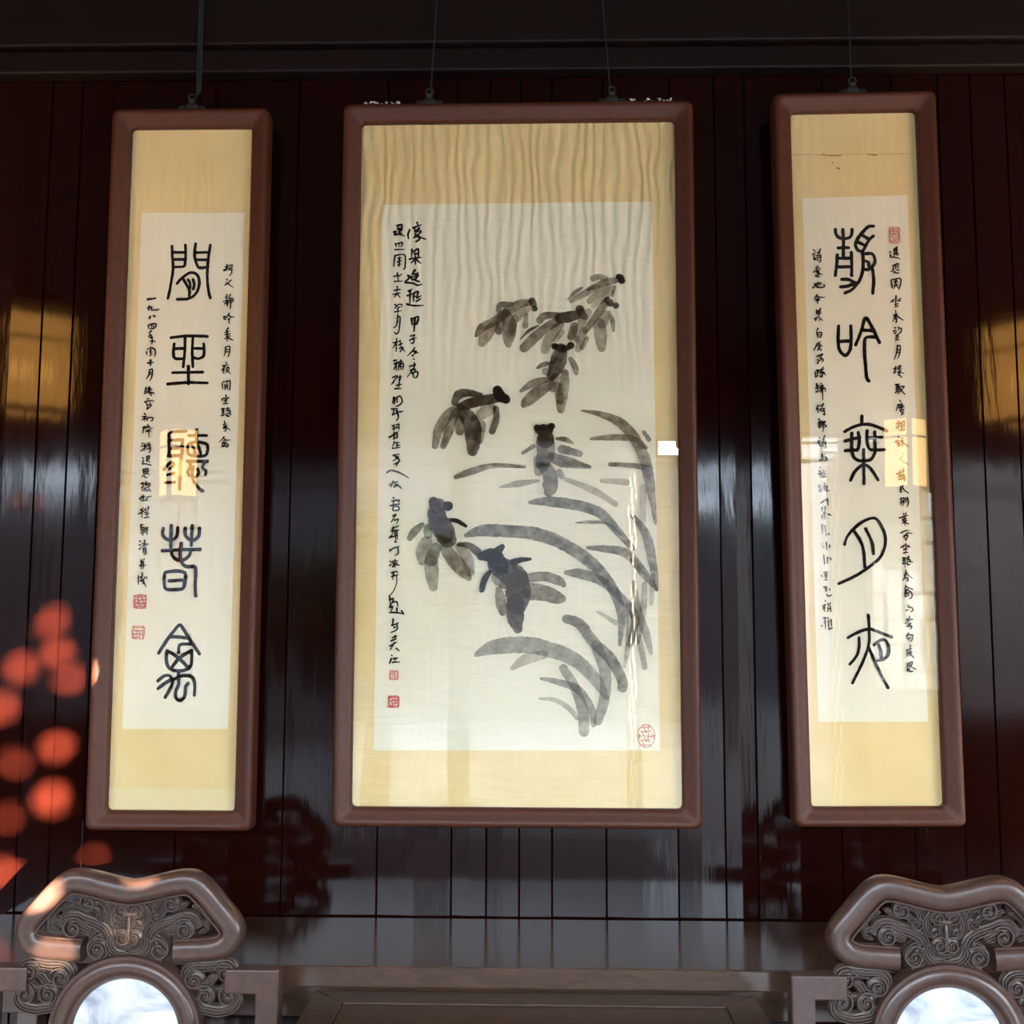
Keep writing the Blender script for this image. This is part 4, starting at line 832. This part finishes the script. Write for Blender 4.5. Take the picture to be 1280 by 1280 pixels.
# ring and marble
RO, RI = .172, .119; RZ = cp(570, 912)[1]
k = MB(); k.lathe((0, 0, RZ), [(RI, -.036), (RI, -.012), (RI+.005, -.004), (RI+.010, -.004), (RI+.013, .001), (RI+.026, .004), (RI+.040, .002), (RI+.043, -.002), (RI+.050, -.002), (RO, -.008), (RO, -.036)], 72, 'y')
k.f = k.f[:-2]; k.m = k.m[:-2]
ring = k.build('round_back_frame', M_CHAIR, chair, smooth=True)
k = MB(); k.lathe((0, 0, RZ), [(RI+.003, -.030), (RI+.003, -.016), (RI-.004, -.014)], 64, 'y'); k.build('marble_disc', M_MARBLE, ring, smooth=True, label='white marble disc with grey veins')
# cloud brackets beside the ring, below the crest ends
for s in (1, -1):
    k = MB()
    def sp(x, y, r, a0, turns, sgn):
        c = cl(x, y); spiral(k, (s*c[0], c[1]), r*1.15*SCU, a0 if s > 0 else PI-a0, turns, sgn*s, D0)
    def rd(pts, wd, lines=3): ridges(k, mir([cl(*p) for p in pts], s), wd*1.3*SCU, D0, lines+1)
    rd([(845, 690), (840, 640), (875, 608), (930, 605), (985, 600), (1040, 605), (1062, 640)], 44, 3)
    rd([(900, 700), (935, 690), (960, 660), (985, 650)], 34, 2)
    rd([(890, 745), (905, 790), (960, 805), (985, 808), (1040, 795), (1068, 760), (1060, 725)], 44, 3)
    rd([(960, 700), (985, 715), (1030, 690), (1065, 690)], 24, 2)
    sp(880, 668, 42, .5, 1.6, 1); sp(1018, 636, 42, 2.8, 1.6, -1); sp(930, 738, 42, 2.6, 1.6, -1); sp(1030, 742, 42, .6, 1.6, 1)
    k.build('cloud_bracket', M_CARVE, chair, smooth=True)
# squared fret steps beside the back, seat, legs, arms
fx0 = cl(1040, 670)[0]; fx1 = cl(1264, 670)[0]; fz1 = cl(1200, 615)[1]; bt = .052
for s in (1, -1):
    k = MB()
    P = [(s*(fx0-.01), 0, fz1-bt/2), (s*(fx1-bt/2), 0, fz1-bt/2), (s*(fx1-bt/2), 0, .50)]
    pr = [(-bt/2, 0), (bt/2, 0), (bt/2, .044), (-bt/2, .044)]
    k.sweep(P, pr, (0, 1, 0)); k.build('back_fret', M_CHAIR, chair, bevel=.004)
    k = MB(); P = [(s*(fx1-bt/2), .02, .74), (s*(fx1-bt/2), -.30, .74), (s*(fx1-bt/2), -.44, .70), (s*(fx1-bt/2), -.44, .49)]
    k.sweep(P, [(-.018, -.02), (.018, -.02), (.018, .02), (-.018, .02)], (1, 0, 0)); k.bar((s*(fx1-bt/2), -.2, .49), (s*(fx1-bt/2), -.2, .74), .03, .03)
    k.bar((s*(fx1-bt/2), -.2, .62), (s*(fx1-bt/2), 0, .62), .03, .03); k.build('armrest', M_CHAIR, chair, bevel=.004)
k = MB(); k.bar((-fx1+bt, .022, .535), (fx1-bt, .022, .535), .04, .05); k.bar((-.03, .022, .55), (-.03, .022, RZ-RO+.01), .03, .04); k.bar((.03, .022, .55), (.03, .022, RZ-RO+.01), .03, .04)
k.bar((RO-.004, .022, RZ-.02), (fx1-bt, .022, RZ-.02), .03, .035); k.bar((-fx1+bt, .022, RZ-.02), (-RO+.004, .022, RZ-.02), .03, .035)
k.build('back_rails', M_CHAIR, chair, bevel=.003)
k = MB(); k.box(-fx1-.01, fx1+.01, -.49, .045, .455, .50); k.build('seat', M_CHAIR, chair, bevel=.006)
k = MB(); k.box(-fx1+.05, fx1-.05, -.46, -.435, .37, .455); k.box(-fx1+.012, -fx1+.035, -.42, .0, .37, .455); k.box(fx1-.035, fx1-.012, -.42, .0, .37, .455); k.build('apron', M_CHAIR, chair, bevel=.003)
for sx in (-1, 1):
    for y in (-.455, .018):
        k = MB(); x = sx*(fx1-.022); k.box(x-.024, x+.024, y-.024, y+.024, 0, .455); k.build('leg', M_CHAIR, chair, bevel=.004)
chair2 = copy_tree(chair); chair2.location = (.895, CY, -.006+.006)
chair2['label'] = 'carved dark wood armchair at right, its right side cut by the photo edge'

# ------------------------------------------------------------------ lit palace lanterns, seen mirrored in glass and lacquer
def lantern(x, y, zc, lab, lampmat, hw=.080):
    t = empty('palace_lantern', (x, y, zc), lab, 'lantern', 'lit palace lanterns')
    hh = .185
    c4 = [(hw*1.414*math.cos(PI/4*2*i+.12), hw*1.414*math.sin(PI/4*2*i+.12)) for i in range(4)]
    k = MB()
    for i in range(4):
        a, c = c4[i], c4[(i+1) % 4]
        k.bar((a[0], a[1], -hh-.02), (a[0], a[1], hh+.02), .022, .022)
        for z in (-hh, hh, hh*.45): k.bar((a[0], a[1], z), (c[0], c[1], z), .018, .022 if z != hh*.45 else .012)
    k.build('lantern_frame', M_BEAM, t)
    for i in range(4):
        a, c = Vector((*c4[i], 0)), Vector((*c4[(i+1) % 4], 0)); k = MB(); d = (c-a)*.05
        p = [a+d, c-d]; nrm = Vector((a.x+c.x, a.y+c.y, 0)).normalized()*.002
        vs = [(q.x+m_.x, q.y+m_.y, z) for m_ in (nrm, -nrm) for q, z in ((p[0], -hh), (p[1], -hh), (p[1], hh), (p[0], hh))]
        k.add(vs, [(0,1,2,3), (7,6,5,4), (0,4,5,1), (1,5,6,2), (2,6,7,3), (3,7,4,0)]); k.build('lantern_panel', lampmat, t)
    k = MB(); k.lathe((0, 0, hh+.02), [(hw*1.65, 0), (hw*1.3, .03), (hw*.5, .09), (.03, .10)], 8); k.bar((0, 0, hh+.1), (0, 0, ZC-zc), .012, .012); k.build('lantern_cap', M_BEAM, t)
    k = MB(); k.blob((0, 0, -.02), (.032, .032, .045), 12); k.build('bulb', M_BULB, t, smooth=True)
    k = MB(); k.lathe((0, 0, -hh-.36), [(.022, 0), (.018, .22), (.008, .30), (.004, .34)], 10); k.build('tassel', flat_red, t, smooth=True)
flat_red = flat_mat('red_silk_tassel', (.45, .03, .03), .7)
lantern(-1.9, -2.8, 2.47, 'lit lantern mirrored in the left calligraphy scroll', M_LAMP); lantern(1.9, -2.8, 2.48, 'lit lantern mirrored in the right calligraphy scroll', M_LAMP)
lantern(-1.93, -1.0, 2.66, 'lit lantern mirrored in the lacquer at the left photo edge', M_LAMP_HI, .125); lantern(1.86, -1.0, 2.62, 'lit lantern mirrored in the lacquer at the right photo edge', M_LAMP_HI, .125)

# ------------------------------------------------------------------ garden planting
def leaf(k, p, L, W, r):
    d = Vector((r.uniform(-1, 1), r.uniform(-.6, .6), r.uniform(-1, .3))).normalized(); s_ = d.cross(Vector((r.uniform(-.4, .4), -1, r.uniform(-.4, .4)))).normalized(); u = d.cross(s_)*.15*L
    a, b_ = p-d*L/2, p+d*L/2
    k.add([a, p+s_*W/2+u, b_, p-s_*W/2+u], [(0, 1, 2), (0, 2, 3)])
# leafy branch behind the opening in the added wall; gaps are cut along the sun rays to the flecks
BLOBS = [(66,776,17),(28,836,20),(72,815,15),(88,852,14),(3,885,18),(16,950,19),(70,935,17),(8,1020,17),(64,1000,23),(112,1072,12),(4,1092,14),(40,795,8)]
TARGETS = [(un(x, y, 0), r_/450*.9) for x, y, r_ in BLOBS]
for x, y, r_ in ((62,1108,13),(48,1140,16),(60,1120,13),(66,1190,14),(52,1196,12),(64,1216,13),(78,1200,10),(160,1150,9),(162,1165,9),(150,1130,6)): TARGETS.append((un(x, y, CY), -.0055))
TARGETS.append((un(101, 850, 0), -.0025)); TARGETS.append((un(104, 866, 0), -.0025))
k = MB(); r = random.Random(11)
for layer in range(5):
    yy = GY-.30-.05*layer
    holes = []
    for p, rad in TARGETS:
        q = p + SUN_DIR*((yy-p.y)/SUN_DIR.y); holes.append((q.x, q.z, max(.006, rad*.62)+.016 if rad > 0 else .011-rad))
    x = wx0-.2
    while x < wx1+.35:
        z = wz0-.2
        while z < wz1+.3:
            px_, pz_ = x+r.uniform(-.02, .02), z+r.uniform(-.02, .02)
            if all((px_-hx)**2+(pz_-hz)**2 > hr**2 for hx, hz, hr in holes): leaf(k, Vector((px_, yy+r.uniform(-.02, .02), pz_)), .06, .042, r)
            z += .024
        x += .024
print('leaves', len(k.f)//2)
br_ = empty('leaf_screen', (wx0, GY-.4, -.15), 'leafy shrub with gaps cut for the sun flecks, filling the opening of the added wall', 'shrub')
loc(k, br_).build('foliage', M_LEAF, br_, fix=False)
k = MB()
for i in range(5):
    x = wx0+.1+.16*i; k.tube([(x, GY-.55, -.15), (x+.05, GY-.55, 1.2), (x-.02, GY-.56, 2.4), (x+.1, GY-.56, 3.3)], [.02, .016, .010, .004], 6)
loc(k, br_).build('stem', M_BARK, br_, smooth=True)
def tree(x, y, h, cr, lab, n=2600):
    t = empty('garden_tree', (x, y, -.15), lab, 'tree', 'trees beyond the garden wall'); r = random.Random(int(x*10+y)); k = MB()
    for _ in range(n):
        while True:
            p = Vector((r.uniform(-1, 1), r.uniform(-1, 1), r.uniform(-1, 1)))
            if p.length < 1: break
        p = Vector((p.x*cr, p.y*cr*.8, h-cr*.7+p.z*cr*.8)); leaf(k, p, .26, .14, r)
    k.build('foliage', M_LEAF, t, fix=False)
    k = MB(); k.tube([(0, 0, 0), (.05, 0, h*.35), (-.05, 0, h*.7), (.02, 0, h*.9)], [.14, .11, .07, .03], 10)
    for a in range(5):
        th = a*1.3; k.tube([(0, 0, h*(.35+.08*a)), (cr*.4*math.cos(th), cr*.4*math.sin(th), h*(.5+.08*a)), (cr*.8*math.cos(th), cr*.8*math.sin(th), h*(.6+.07*a))], [.06, .04, .012], 8)
    k.build('trunk', M_BARK, t, smooth=True)
tree(4.9, -15.5, 4.2, 1.4, 'round tree showing dark above the low stretch of added wall')
tree(-1.5, -6.75, 2.5, .85, 'small bushy tree in front of the added wall', 900)
tree(-11.5, -10.5, 5.2, 1.8, 'broad tree past the left end of the added wall')
